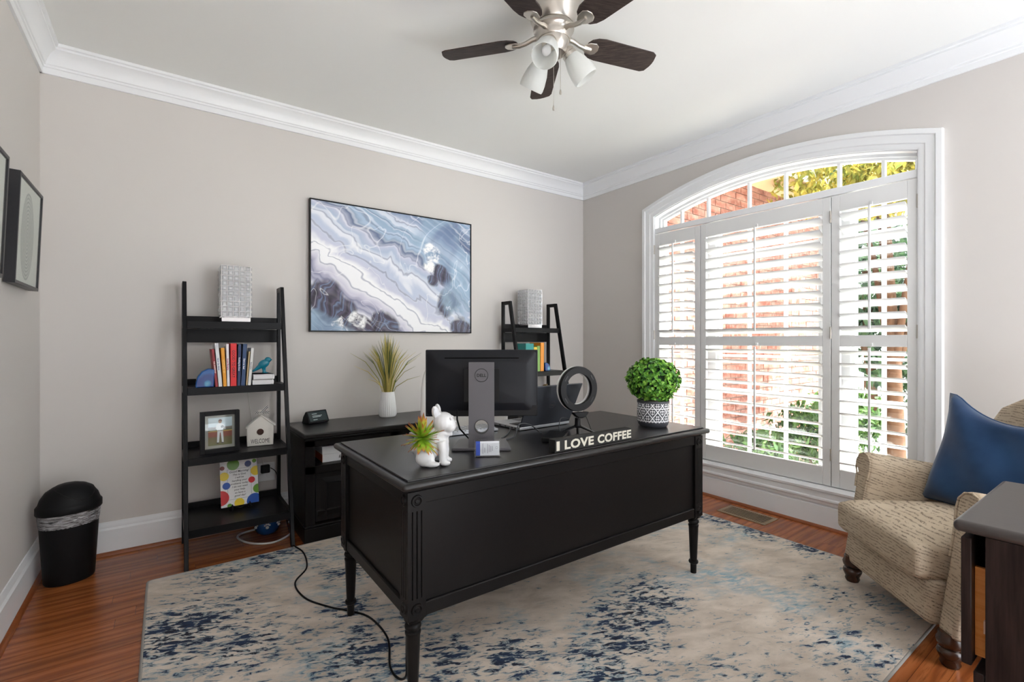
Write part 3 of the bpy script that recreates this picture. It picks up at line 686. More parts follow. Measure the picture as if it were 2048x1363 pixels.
# ---------------------------------------------------------------- armchair
n = N('script_linen'); p = n.coord()
warp = n.vmath('ADD', p, n.vmath('MULTIPLY', n.noise(p, 14, 2, .5, 0, 'Color'), (.02,.02,.02)))
zz = n.sep(n.mapping(warp, (1,1,1)))
uv = n.n('ShaderNodeCombineXYZ'); n.val(uv.inputs[0], n.math('ADD', zz[0], n.math('MULTIPLY', zz[1], .8))); n.val(uv.inputs[1], n.math('ADD', zz[2], n.math('MULTIPLY', zz[1], .35)))
ln = n.math('SINE', n.math('MULTIPLY', n.sep(uv.outputs[0])[1], 520.0))
scr = n.noise(n.mapping(uv.outputs[0], (210, 260, 1)), 1.0, 3, .7, 1.5)
gate = n.noise(n.mapping(uv.outputs[0], (34, 83, 1)), 1.0, 2, .5)
mask = n.math('MULTIPLY', n.math('MULTIPLY', n.step(ln, .15, .6), n.step(scr, .45, .52)), n.step(gate, .42, .50))
weave = n.noise(p, 500, 2, .5); tone = n.noise(p, 5, 3, .5)
col = n.mix(n.step(tone, .3, .7), c(186, 168, 146), c(208, 192, 170)); col = n.mix(n.math('MULTIPLY', weave, .3), col, c(150, 132, 112))
col = n.mix(n.math('MULTIPLY', mask, .8), col, c(80, 68, 60))
M_LINEN = n.set(col, .92, 0, .15); n.bump(weave, .4, .002)
M_LEGW = plain('dark_walnut', (58, 34, 22), .22, 0, .6, .25, 30)
ch = thing('armchair', 'beige script-print armchair with rolled arms beside the window', 'armchair', (2.505, .703, 0), R(-132.4))
rake = R(9)
Mr = Matrix.Translation((0, -.02, .11)) @ Matrix.Rotation(-rake, 4, 'X')        # arms lean back
for s in (-1, 1):
    prof = [(s*.262, 0), (s*.262, .28), (s*.258, .40), (s*.250, .455), (s*.256, .500), (s*.280, .525), (s*.318, .532), (s*.350, .520), (s*.368, .490), (s*.366, .455), (s*.350, .425), (s*.345, .36), (s*.345, 0)]
    if s < 0: prof = prof[::-1]
    am = MB().prism(prof, 'y', .0, .60, Mr).build('arm', M_LINEN, ch, bev=(.016,4))
    pin = [(s*.310+(x-s*.310)*.88, z*.985) for x, z in prof if z > 0]
    MB().tube([Mr @ Vector((x, .0, z)) for x, z in pin], .0045, 8).build('piping', M_LINEN, am, smooth=60)
MB().box(-.262, .262, .02, .62, .12, .30).build('seat_frame', M_LINEN, ch, bev=(.02,4))
MB().box(-.262, .262, -.045, .03, .115, .285).build('front_rail', M_LINEN, ch, bev=(.025,5))
MB().box(-.345, .345, .56, .64, .11, .36).build('rear_frame', M_LINEN, ch, bev=(.02,4))
se = MB(); NX, NY = 12, 12
def cushion(mb, x0, x1, y0, y1, z0, z1, puff, r):
    pts = []
    nx, ny = 14, 14
    for side in (1, -1):
        for j in range(ny+1):
            for i in range(nx+1):
                u, v = i/nx*2-1, j/ny*2-1
                e = (max(0, 1-abs(u)**6))*(max(0, 1-abs(v)**6))
                x = (x0+x1)/2 + u*(x1-x0)/2; y = (y0+y1)/2 + v*(y1-y0)/2
                h = (z1-z0)/2*(.80+.20*e**.35) + side*0 + puff*e*(1-.5*(u*u+v*v)/2)
                pts.append((x, y, (z0+z1)/2 + side*h))
    k = (nx+1)*(ny+1); f = []
    for sgn in (0, 1):
        for j in range(ny):
            for i in range(nx):
                a = sgn*k + j*(nx+1)+i; f.append((a, a+1, a+nx+2, a+nx+1) if sgn == 0 else (a, a+nx+1, a+nx+2, a+1))
    ringi = [i for i in range(nx+1)] + [j*(nx+1)+nx for j in range(1, ny+1)] + [ny*(nx+1)+i for i in range(nx-1, -1, -1)] + [j*(nx+1) for j in range(ny-1, 0, -1)]
    for a, b in zip(ringi, ringi[1:]+ringi[:1]): f.append((a, k+a, k+b, b))
    return mb.add(pts, f)
cush = cushion(MB(), -.258, .258, -.095, .52, .272, .425, .018, .03).build('seat_cushion', M_LINEN, ch, bev=(.02,3))
bk = [(-.305,0),(-.315,.25),(-.30,.42),(-.25,.53),(-.15,.59),(0,.61),(.15,.59),(.25,.53),(.30,.42),(.315,.25),(.305,0)]
Mbk = Matrix.Translation((0, .47, .36)) @ Matrix.Rotation(R(-14), 4, 'X')
MB().prism(bk, 'y', 0, .13, Mbk).build('backrest', M_LINEN, ch, bev=(.035,5))
for sx in (-1, 1):
    for yy_ in (0, .58):
        MB().lathe([(0,0),(.026,0),(.031,.012),(.028,.022),(.034,.034),(.040,.050),(.036,.062),(.030,.066),(.038,.078),(.041,.092),(.036,.104),(.034,.122),(0,.122)], 24).build('bun_foot', M_LEGW, ch, smooth=50, loc=(sx*.30, yy_, .010 if (sx < 0 and yy_ == 0) else 0))

n = N('navy_velvet'); p = n.coord(); lint = n.noise(p, 160, 3, .7); sh = n.noise(p, 7, 3, .5)
col = n.mix(n.step(sh, .3, .7), c(26, 52, 86), c(38, 70, 108)); col = n.mix(n.step(lint, .74, .80), col, c(120, 138, 160))
M_NAVY = n.set(col, .85, 0, .15, Sheen_Weight=.35); n.bump(n.noise(p, 300, 2, .5), .2, .001)
def pillow_mesh(w, t, nn=22):
    pts = []; f = []
    for side in (1, -1):
        for j in range(nn+1):
            for i in range(nn+1):
                u, v = i/nn*2-1, j/nn*2-1
                pinch = 1 - .07*(1-u*u)*(abs(v)**3) ; pinch2 = 1 - .07*(1-v*v)*(abs(u)**3)
                e = max(0, (1-u**4))*max(0, (1-v**4))
                wr = .012*math.sin(u*6+v*4)*e
                pts.append((u*w/2*pinch2, side*(t/2*e**.55 + .006) + wr, v*w/2*pinch))
    k = (nn+1)**2
    for sgn in (0, 1):
        for j in range(nn):
            for i in range(nn):
                a = sgn*k + j*(nn+1)+i; f.append((a, a+1, a+nn+2, a+nn+1))
    rim = [i for i in range(nn+1)] + [j*(nn+1)+nn for j in range(1, nn+1)] + [nn*(nn+1)+i for i in range(nn-1, -1, -1)] + [j*(nn+1) for j in range(nn-1, 0, -1)]
    for a, b in zip(rim, rim[1:]+rim[:1]): f.append((a, k+a, k+b, b))
    return pts, f, [((pts[a][0]+pts[k+a][0])/2, (pts[a][1]+pts[k+a][1])/2, (pts[a][2]+pts[k+a][2])/2) for a in rim]
pts, fcs, rim = pillow_mesh(.50, .17)
# soften the top edge into a sagging dip between two raised corners
def sag(q):
    u, v = q[0]/.25, q[2]/.25
    return (q[0], q[1] - .03*max(0, v)**2, q[2] - .085*max(0, v)**2*max(0, 1-(u*1.15)**2))
pw = thing('throw_pillow', 'navy blue throw pillow leaning in the beige armchair', 'pillow', (2.83, .47, .430), R(-112))
pw.rotation_euler = (R(-17), R(6), R(-108))
MB().add([sag(q) for q in pts], fcs).build('cover', M_NAVY, pw, smooth=80, loc=(0, 0, .235))
MB().tube([sag(q) for q in rim], .005, 6, True).build('piping', M_NAVY, pw, smooth=60, loc=(0, 0, .235))

# ---------------------------------------------------------------- swing-top bin
M_BIN = plain('black_bin_plastic', (18, 18, 19), .5, 0, .15, .15, 80)
n = N('clear_liner'); w_ = n.noise(n.mapping(n.coord(), (6, 6, 60)), 3, 4, .6, 1.0)
n.set(c(206, 204, 206), .25, 0, .6); n.bump(w_, 1.0, .01)
tb = n.n('ShaderNodeBsdfTransparent'); mx = n.n('ShaderNodeMixShader'); n.val(mx.inputs[0], n.step(w_, .36, .72))
n.link(tb.outputs[0], mx.inputs[1]); n.link(n.b.outputs[0], mx.inputs[2]); n.link(mx.outputs[0], n.out.inputs[0]); M_LINER = n.m
bn = thing('waste_bin', 'black swing-top waste bin with clear liner in the left corner', 'waste bin', (-.385, 3.20, 0), R(20)); bn.scale = (.78, .78, .97)
S = Matrix.Diagonal((1, .80, 1, 1))
MB().lathe([(0,.001),(.118,.001),(.124,.01),(.150,.372),(.146,.372),(.12,.02),(0,.015)], 40, S).build('body', M_BIN, bn, smooth=40)
MB().lathe([(.1435,.285),(.1480,.30),(.1520,.33),(.1550,.366),(.1525,.366),(.150,.33),(.146,.30),(.142,.285)], 48, S, True).build('liner', M_LINER, bn, smooth=60)
lid = MB().lathe([(.158,.352),(.161,.356),(.161,.386),(.156,.392),(.150,.398),(.140,.425),(.116,.456),(.08,.476),(.04,.486),(0,.488)], 40, S).build('lid', M_BIN, bn, smooth=50)
fl_ = [(.096*math.cos(a), .082*math.sin(a)) for a in [2*math.pi*i/32 for i in range(32)]]
def dome(x, y): 
    r = math.sqrt(x*x+(y/.8)**2); pr = [(0,.488),(.04,.486),(.08,.476),(.116,.456),(.140,.425),(.150,.398),(.161,.386)]
    for (r0, z0), (r1, z1) in zip(pr, pr[1:]):
        if r <= r1: return z0+(z1-z0)*(r-r0)/(r1-r0)
    return .386
MB().tube([(x+.018, y-.032, dome(x+.018, y-.032)+.001) for x, y in fl_], .0022, 6, True).build('flap_seam', plain('seam_black', (8,8,8), .8), lid, smooth=60)
mbf = MB(); ringn = 6; v = [(.018, -.032, dome(.018,-.032)+.003)]; f = []
for k in range(1, ringn+1):
    for x, y in fl_:
        q = .97*k/ringn; v.append((x*q+.018, y*q-.032, dome(x*q+.018, y*q-.032)+.003))
for i in range(32): f.append((0, 1+i, 1+(i+1)%32))
for k in range(ringn-1):
    for i in range(32): a = 1+k*32; f.append((a+i, a+(i+1)%32, a+32+(i+1)%32, a+32+i))
mbf.add(v, f).build('swing_flap', M_BIN, lid, smooth=60)

# ---------------------------------------------------------------- floor register and outlet
M_REG = plain('tan_metal', (150, 128, 102), .4, .3); M_DARK = plain('duct_dark', (18, 16, 15), .9)
rgs = thing('floor_register', 'tan metal floor vent set in the planks below the window', 'vent', (3.18, 1.701, 0))
MB().box(-.075, .075, -.145, .145, .0006, .001).build('duct_opening', M_DARK, rgs)
for a in ((-.092,-.066,-.165,.165), (.066,.092,-.165,.165)): MB().box(a[0], a[1], a[2], a[3], .0005, .005).build('frame_side', M_REG, rgs, bev=(.002,2))
for a in ((-.165,-.14), (.14,.165)): MB().box(-.066, .066, a[0], a[1], .0005, .005).build('frame_end', M_REG, rgs, bev=(.002,2))
sl = MB().box(-.066, .066, -.0028, .0028, .001, .004).mesh('slat')
for i in range(20): put(sl, 'slat', M_REG, rgs, None, (0, -.133+i*.014, 0))
ol = thing('wall_outlet', 'white double outlet plate on the wall behind the left ladder shelf', 'outlet', (.52, YB-.0005, .27))
MB().box(-.058, .058, -.006, 0, 0, .118).build('plate', M_TRIM, ol, bev=(.003,2))
for x in (-.023, .023):
    for z in (.038, .080): MB().lathe([(0,0),(.0165,0),(.016,.002),(0,.002)], 20, Matrix.Translation((x,-.006,z)) @ Matrix.Rotation(R(90),4,'X')).build('socket', M_TRIM, ol, smooth=40)
pa = MB().box(-.026, .026, -.040, -.0075, 0, .050).build('power_adapter', M_BLKPL, None, bev=(.006,3), loc=(.518, YB, .328)); tag(pa, 'black square power adapter plugged into the wall outlet', 'charger')

# ---------------------------------------------------------------- monitor
CA = R(-35.8)
M_GUN = plain('gunmetal_plastic', (92, 90, 94), .4, .2, .3); M_MONB = plain('monitor_back', (24, 25, 29), .38, 0, .18); M_LOGO = plain('logo_black', (14, 14, 15), .4)
mon = thing('monitor', 'black monitor seen from behind on a grey stand on the desk', 'monitor', (1.0136, 1.6115, DZ), R(-33.5))
MB().prism([(-.116,-.018),(.116,-.018),(.100,.172),(-.100,.172)], 'z', 0, .012).build('stand_base', M_GUN, mon, bev=(.003,2))
colm = MB(); hz, hr, wcol, z0, z1 = .095, .027, .0505, .010, .348
circ = [(hr*math.sin(R(a)), hz - hr*math.cos(R(a))) for a in range(0, 181, 12)]
colm.prism([(0, z0), (wcol, z0), (wcol, z1), (0, z1)] + circ[::-1], 'y', -.012, .014)
colm.prism([(0, z0)] + [(-x, z) for x, z in circ] + [(0, z1), (-wcol, z1), (-wcol, z0)], 'y', -.012, .014)
cl = colm.build('stand_column', M_GUN, mon)
MB().lathe([(hr-.001,-.0135),(hr+.0015,-.0135),(hr+.0015,.015),(hr-.001,.015)], 40, Matrix.Translation((0,0,hz)) @ Matrix.Rotation(R(-90),4,'X'), True).build('cable_hole_rim', M_LOGO, cl, smooth=40)
MB().tube([(.0255*math.cos(R(a)), -.0125, .297+.0255*math.sin(R(a))) for a in range(0, 360, 10)], .0011, 6, True).build('logo_ring', M_LOGO, cl, smooth=60)
text('DELL', .0185, .0004, M_LOGO, 'lettering', cl, (0,-.0126,.2905), (R(90),0,0), bold=.0006, fit=(.037,.0125))
pw_, pz0, pz1 = .229, .124, .396
pan = MB().box(-pw_, pw_, .062, .082, pz0, pz1).build('screen_housing', M_MONB, mon, bev=(.004,2))
bk_ = MB(); a = [(-pw_+.006, pz0+.004), (pw_-.006, pz0+.004), (pw_-.006, pz1-.004), (-pw_+.006, pz1-.004)]; b = [(-pw_+.05, pz0+.055), (pw_-.05, pz0+.055), (pw_-.05, pz1-.045), (-pw_+.05, pz1-.045)]
bk_.add([(x, .062, z) for x, z in a] + [(x, .034, z) for x, z in b], [(0,1,5,4),(1,2,6,5),(2,3,7,6),(3,0,4,7),(4,5,6,7)]).build('back_shell', M_MONB, pan, bev=(.012,4))
MB().box(-.15, .15, .0405, .047, pz1-.035, pz1-.0315).build('vent_slot', plain('slot_black', (4,4,4), .95, 0, 0), pan)
MB().box(-.19, .225, .050, .064, pz0+.002, pz0+.046).build('port_bay', M_BLKPL, pan, bev=(.003,2))
MB().box(-pw_+.004, pw_-.004, .082, .0825, pz0+.012, pz1-.004).build('screen', plain('screen_glass', (8,8,10), .15), pan)
MB().box(-.07, .07, .012, .040, .19, .32).build('mount', M_BLKPL, mon)
MB().tube([(-.10,.05,pz0+.03),(-.10,.05,pz0-.01),(-.09,.06,pz0-.05),(-.05,.10,.02),(.02,.14,.016)], .0035, 8).build('video_cable', M_BLKPL, mon, smooth=60)

# ---------------------------------------------------------------- office chair behind the desk
M_WLEA = plain('white_leatherette', (232, 230, 226), .45)
oc = thing('office_chair', 'white office chair tucked in behind the desk and monitor', 'chair', (1.235, 2.17, .010), CA)
bp = [(.245*math.copysign(abs(math.cos(t))**.6, math.cos(t)), .28*math.copysign(abs(math.sin(t))**.6, math.sin(t))) for t in [2*math.pi*i/40 for i in range(40)]]
MB().prism(bp, 'y', -.025, .025, Matrix.Translation((0,.215,.81)) @ Matrix.Rotation(R(-6),4,'X')).build('backrest', M_WLEA, oc, bev=(.02,4))
MB().prism(rbox(.50, .46, 0, .08, 6), 'z', .42, .50).build('seat', M_WLEA, oc, bev=(.025,4))
MB().box(-.03, .03, .20, .23, .44, .60).build('back_support', M_CHROME, oc, bev=(.005,2))
MB().lathe([(0,.09),(.03,.09),(.03,.25),(.02,.26),(.02,.42),(0,.42)], 20).build('gas_lift', M_CHROME, oc, smooth=40)
for k in range(5):
    Mk = Matrix.Rotation(R(72*k-60), 4, 'Z')
    lg_ = MB().tube([(0,0,.11),(.14,0,.095),(.27,0,.075)], [.022,.02,.014], 8, M=Mk).build('base_leg', M_CHROME, oc, smooth=60)
    MB().lathe([(0,-.02),(.026,-.02),(.029,-.014),(.029,.014),(.026,.02),(0,.02)], 20, Mk @ Matrix.Translation((.275,0,.031)) @ Matrix.Rotation(R(90),4,'X')).build('caster', M_BLKPL, lg_, smooth=40)

# ---------------------------------------------------------------- keyboard, laptop, dock
M_ALU = plain('silver_aluminium', (176, 178, 182), .35, .7); M_KEY = plain('keys_dark', (38, 38, 42), .5); M_LID = plain('laptop_lid', (66, 68, 74), .42, .2, .3)
kb = thing('keyboard', 'light grey keyboard on the desk behind the monitor stand', 'keyboard', (1.10, 1.985, DZ), R(-4))
MB().box(-.20, .20, -.065, .065, 0, .014).build('case', M_ALU, kb, bev=(.004,2))
kme = MB().box(-.0085, .0085, -.0085, .0085, .014, .019).mesh('key')
for r_ in range(5):
    for k in range(19): put(kme, 'key', M_KEY if False else M_ALU, kb, None, (-.181+k*.0201, -.044+r_*.022, 0))
lp = thing('laptop', 'open dark laptop showing its lid, right of the monitor on the desk', 'laptop', (1.54, 1.848, DZ), R(2))
MB().box(-.165, .165, 0, .232, 0.002, .017).build('base', M_ALU, lp, bev=(.003,2))
kme2 = MB().box(-.0078, .0078, -.0078, .0078, .0168, .0185).mesh('key')
for r_ in range(5):
    for k in range(15): put(kme2, 'key', M_KEY, lp, None, (-.131+k*.0187, .035+r_*.0187, 0))
MB().box(-.05, .05, .15, .215, .0168, .0174).build('touchpad', M_GUN, lp)
Mld = Matrix.Translation((0, .004, .016)) @ Matrix.Rotation(R(26), 4, 'X')
ld = MB().box(-.165, .165, -.003, .005, 0, .226, Mld).build('lid', M_LID, lp, bev=(.003,2))
MB().tube([Mld @ Vector((.018*math.cos(R(a)), -.0032, .115+.018*math.sin(R(a)))) for a in range(0,360,12)], .0008, 5, True).build('logo_ring', M_GUN, ld, smooth=60)
text('DELL', .011, .0003, M_GUN, 'lettering', ld, tuple(Mld @ Vector((0,-.0034,.111))), (R(90+26),0,0), bold=.0003)
for k, (x, w) in enumerate(((.03,.012),(.055,.012),(.08,.014),(.11,.010),(.15,.02))): MB().box(-.1655, -.164, x, x+w, .007, .012).build('port', M_LOGO, lp)
dk = MB().box(-.085, .085, -.045, .045, 0, .022).build('docking_station', M_BLKPL, None, bev=(.004,2), loc=(1.39, 1.60, DZ), rot=(0,0,R(38)))
tag(dk, 'flat black docking box on the desk behind the coffee sign', 'dock')

# ---------------------------------------------------------------- bulldog planter with spiky plant
dog = thing('bulldog_planter', 'white ceramic sitting bulldog figurine on the desk corner', 'figurine', (.762, 1.528, DZ), CA)
db = MB()       # local x = dog's forward direction
db.ell(-.022, 0, .055, .048, .042, .050); db.ell(-.030, 0, .080, .040, .038, .042); db.ell(.012, 0, .088, .040, .036, .050, (0, R(-30), 0)); db.ell(.026, 0, .110, .032, .032, .036)
db.ell(.036, -.004, .148, .038, .040, .036); db.ell(.056, -.006, .140, .024, .030, .024); db.ell(.062, .010, .132, .018, .016, .016); db.ell(.062, -.022, .132, .018, .016, .016); db.ell(.054, -.006, .122, .016, .022, .010)
for s in (-1, 1):
    db.ell(.012, s*.021-.002, .182, .015, .007, .030, (R(-18*s), R(-20), R(-25*s)))
    db.tube([(.030, s*.022, .085), (.038, s*.024, .045), (.036, s*.023, .012)], [.019, .015, .013], 12)
    db.ell(.044, s*.023, .010, .020, .014, .0105); db.ell(-.022, s*.040, .030, .034, .018, .030); db.ell(.000, s*.043, .010, .030, .015, .0105)
db.ell(-.068, 0, .050, .012, .010, .012); db.ell(.040, 0, .112, .024, .031, .010, (0, R(18), 0)); db.ell(.062, -.004, .107, .006, .006, .009)
dbo = db.build('body', M_WHITE, dog, smooth=80)
M_DOG = plain('white_figurine_glaze', (208, 208, 209), .3); dbo.data.materials[0] = M_DOG
rm = dbo.modifiers.new('remesh', 'REMESH'); rm.mode = 'VOXEL'; rm.voxel_size = .0028; rm.use_smooth_shade = True
sm = dbo.modifiers.new('smooth', 'SMOOTH'); sm.factor = .6; sm.iterations = 5
for s in (-1, 1):
    MB().ell(.064, s*.020-.005, .163, .005, .005, .0055).build('eye', M_DOG, dbo, smooth=80)
    MB().ell(.014, s*.0275-.002, .180, .010, .003, .021, (R(-18*s), R(-20), R(-25*s))).build('inner_ear', plain('pale_grey_glaze', (206, 208, 212), .3), dbo, smooth=80)
MB().ell(.0765, -.006, .150, .004, .008, .005).build('nose', M_DOG, dbo, smooth=80)
n = N('agave_leaf'); g = n.sep(n.coord('Generated'))[2]
M_AGAVE = n.set(n.ramp(g, [(0, c(120, 160, 40)), (.55, c(150, 190, 52)), (.80, c(176, 150, 62)), (1, c(180, 62, 50))]), .45, 0, .4)
pln = thing('spiky_succulent', 'artificial green succulent with red tips growing from the bulldog planter', 'plant', (.762-.034*.811-.030*.585, 1.528+.034*.585-.030*.811, DZ+.098), CA)
lv = MB(); seg = 6; v = []; f = []
for i in range(seg+1):
    t = i/seg; w = .0072*(math.sin(math.pi*min(1, .25+t*.75))**.8)*(1 if t < 1 else 0) + .0004
    v += [(-w, 0, t*.085), (0, .0022*(1-t)+.0004, t*.085), (w, 0, t*.085), (0, -.0014, t*.085)]
for i in range(seg):
    for k in range(4): f.append((i*4+k, i*4+(k+1)%4, i*4+4+(k+1)%4, i*4+4+k))
leaf_me = lv.add(v, f).mesh('leaf'); rnd = random.Random(3)
for i in range(78):
    el = R(rnd.choice((-42, -25, -10, 8, 25, 40, 55, 70, 82)) + rnd.uniform(-8, 8)); az = rnd.uniform(0, 2*math.pi)
    d = Vector((math.cos(el)*math.cos(az), -abs(math.cos(el)*math.sin(az))*.9 if el < .3 else math.cos(el)*math.sin(az)*.8 - .25, math.sin(el))).normalized()
    o = put(leaf_me, 'leaf', M_AGAVE, pln, 70, tuple(d*.006)); o.rotation_euler = d.to_track_quat('Z', 'Y').to_euler(); s = rnd.uniform(.55, .95); o.scale = (s*1.3, s*1.3, s)

# ---------------------------------------------------------------- business card holder
n = N('clear_acrylic'); n.set((1,1,1,1), .02, 0, .5, Transmission_Weight=.0)
tb = n.n('ShaderNodeBsdfTransparent'); gls = n.n('ShaderNodeBsdfGlossy'); gls.inputs['Roughness'].default_value = .03; mx = n.n('ShaderNodeMixShader')
lw = n.n('ShaderNodeLayerWeight'); lw.inputs[0].default_value = .35; n.link(lw.outputs['Facing'], mx.inputs[0]); n.link(tb.outputs[0], mx.inputs[1]); n.link(gls.outputs[0], mx.inputs[2]); n.link(mx.outputs[0], n.out.inputs[0]); M_ACRY = n.m
M_CARD = plain('card_white', (206, 209, 214), .5); M_CARDB = plain('card_blue', (36, 72, 168), .5); M_GREYINK = plain('grey_ink', (120, 124, 134), .6)
cd = thing('card_holder', 'clear acrylic holder of business cards in front of the monitor', 'card holder', (.972, 1.502, DZ), R(-30))
tl_ = Matrix.Rotation(R(-16), 4, 'X')
MB().box(-.048, .048, -.004, .040, 0, .004).build('foot', M_ACRY, cd, bev=(.001,1))
MB().box(-.048, .048, -.002, .001, .003, .050, tl_).build('front_wall', M_ACRY, cd, bev=(.001,1)); MB().box(-.048, .048, .016, .019, .003, .066, tl_).build('back_wall', M_ACRY, cd, bev=(.001,1))
ck = MB().box(-.044, .044, .002, .014, .006, .058, tl_).build('card_stack', M_CARD, cd)
MB().box(-.044, -.028, .0014, .002, .006, .058, tl_).build('blue_band', M_CARDB, ck)
for i, (x, a, b) in enumerate(((-.018,.012,.050),(-.011,.016,.034),(0,.014,.048),(.006,.018,.044),(.012,.018,.04),(.018,.022,.04))):
    MB().box(x-.0008, x+.0008, .0014, .002, a, b, tl_).build('print_line', M_GREYINK, ck)
MB().tube([tl_ @ Vector((.034+.0045*math.cos(R(a)), .0016, .034+.0045*math.sin(R(a)))) for a in range(0,360,60)], .0005, 5, True).build('logo', M_GREYINK, ck)

# ---------------------------------------------------------------- coffee sign
n = N('worn_black_wood'); g = n.noise(n.coord(), 180, 3, .7)
M_SIGN = n.set(n.mix(n.step(g, .68, .75), c(40, 39, 38), c(150, 146, 138)), .7, 0, .3)
n = N('worn_cream_paint'); g = n.noise(n.coord(), 150, 3, .7); M_CREAM = n.set(n.mix(n.step(g, .66, .74), c(204, 200, 186), c(110, 104, 96)), .7)
sg = thing('word_sign', 'black block sign reading I LOVE COFFEE on the front edge of the desk', 'sign', (1.4395, 1.423, DZ), R(.6))
MB().box(-.2235, .2235, -.0185, .0185, 0, .049).build('block', M_SIGN, sg, bev=(.0015,2))
for w_, x0, x1 in (('I', -.2165, -.2005), ('LOVE', -.1735, -.0125), ('COFFEE', .0105, .2205)):
    text(w_, .0455, .0003, M_CREAM, 'lettering', sg, ((x0+x1)/2, -.0187, .0065), (R(90),0,0), bold=.0016, space=1.06, fit=(x1-x0,.0365))

# ---------------------------------------------------------------- ring light on tripod
M_DIFF = plain('white_diffuser', (238, 238, 236), .5); M_GUNL = plain('grey_metal', (150, 152, 156), .3, .8)
rl = thing('ring_light', 'black ring light on a small tripod beside the laptop', 'ring light', (1.585, 1.665, DZ), R(-8))
Mrr = Matrix.Translation((0, 0, .205)) @ Matrix.Rotation(R(90), 4, 'X')
MB().lathe([(.074,-.014),(.104,-.014),(.107,-.006),(.107,.004),(.074,.004)], 64, Mrr @ Matrix.Rotation(R(180),4,'X'), True).build('ring_back', M_BLKPL, rl, smooth=40)
MB().lathe([(.073,-.008),(.106,-.008),(.106,-.002),(.073,-.002)], 64, Matrix.Translation((0,.012,.205)) @ Matrix.Rotation(R(90),4,'X'), True).build('diffuser', M_DIFF, rl, smooth=40)
for a in (35, 145, 215, 325): MB().box(-.014, .014, -.0155, -.0135, -.003, .003, Matrix.Translation((.09*math.cos(R(a)), 0, .205+.09*math.sin(R(a)))) @ Matrix.Rotation(R(-a+90),4,'Y')).build('vent_rib', M_LOGO, rl)
MB().prism(arc(0, .118, .048, 205, 335, 10), 'y', -.034, -.008).build('controller_pod', M_BLKPL, rl, bev=(.004,2))
MB().lathe([(0,0),(.010,0),(.010,.006),(.006,.010),(.006,.018),(.009,.022),(.004,.028),(0,.03)], 16, Matrix.Translation((0,-.004,.068))).build('ball_head', M_CHROME, rl, smooth=40)
MB().lathe([(0,.022),(.016,.022),(.018,.030),(.014,.036),(.013,.068),(0,.068)], 18).build('neck', M_BLKPL, rl, smooth=40)
for k in range(3):
    Mk = Matrix.Rotation(R(120*k-65), 4, 'Z')
    lgx = MB().add([(.006,-.006,.034),(.006,.006,.034),(.115,-.006,.0),(.115,.006,.0),(.006,-.006,.026),(.006,.006,.026),(.105,-.006,0),(.105,.006,0)], [(0,1,3,2),(4,6,7,5),(0,2,6,4),(1,5,7,3),(2,3,7,6),(0,4,5,1)], Mk).build('tripod_leg', M_BLKPL, rl)
    MB().add([(.02,-.004,.0335),(.02,.004,.0335),(.108,-.004,.0035),(.108,.004,.0035)], [(0,1,3,2)], Mk @ Matrix.Translation((0,0,.0012))).build('leg_strip', M_GUNL, lgx)
MB().tube([(.02,-.02,.10),(.035,-.03,.06),(.045,-.04,.02),(.05,-.05,.003)], .0016, 6).build('power_lead', M_BLKPL, rl, smooth=60)

# ---------------------------------------------------------------- boxwood ball in patterned pot
n = N('tribal_pot'); p = n.coord(); xyz = n.sep(p)
ang = n.math('ARCTAN2', xyz[1], xyz[0]); u = n.math('MULTIPLY', ang, 10/math.pi*.5*2/2); w = n.math('MULTIPLY', xyz[2], 32.0)
def tri(x, s): return n.math('ABSOLUTE', n.math('SUBTRACT', n.math('MULTIPLY', n.math('FRACT', n.math('MULTIPLY', x, s)), 2.0), 1.0))
tu = tri(u, 1.0); tw = tri(n.math('ADD', w, .5), .5)
dgl = n.math('ABSOLUTE', n.math('SUBTRACT', tu, tw)); band1 = n.math('SUBTRACT', 1.0, n.step(dgl, .11, .15))
sm_ = n.step(n.math('SUBTRACT', tri(u, 5.0), tri(w, 2.5)), -.05, .05); core = n.step(n.math('ABSOLUTE', n.math('SUBTRACT', tu, tw)), .36, .40)
hz_ = n.math('SUBTRACT', 1.0, n.step(tri(n.math('ADD', w, 0.0), .5), .06, .09))
pat = n.math('MAXIMUM', n.math('MAXIMUM', band1, n.math('MULTIPLY', sm_, core)), hz_)
rngm = n.math('MULTIPLY', n.step(xyz[2], .0245, .0255), n.math('SUBTRACT', 1.0, n.step(xyz[2], .118, .119)))
M_POT = n.set(n.mix(n.math('MULTIPLY', pat, rngm), c(62, 64, 70), c(230, 231, 233)), .55)
n = N('boxwood'); rn = n.noise(n.coord(), 45, 1, .5); M_BOX = n.set(n.ramp(rn, [(.3, c(40, 92, 34)), (.5, c(92, 152, 48)), (.7, c(152, 200, 82))]), .45, 0, .35)
tp = thing('boxwood_topiary', 'round green boxwood ball in a black and white patterned pot on the desk', 'plant', (2.02, 1.568, DZ))
MB().lathe([(0,0),(.064,0),(.072,.008),(.0785,.026),(.080,.13),(.076,.13),(.075,.03),(0,.02)], 48).build('pot', M_POT, tp, smooth=40)
MB().lathe([(0,.115),(.074,.115),(.074,.12),(0,.12)], 24).build('soil', M_GROUND, tp)
mbt = MB(); rnd = random.Random(5)
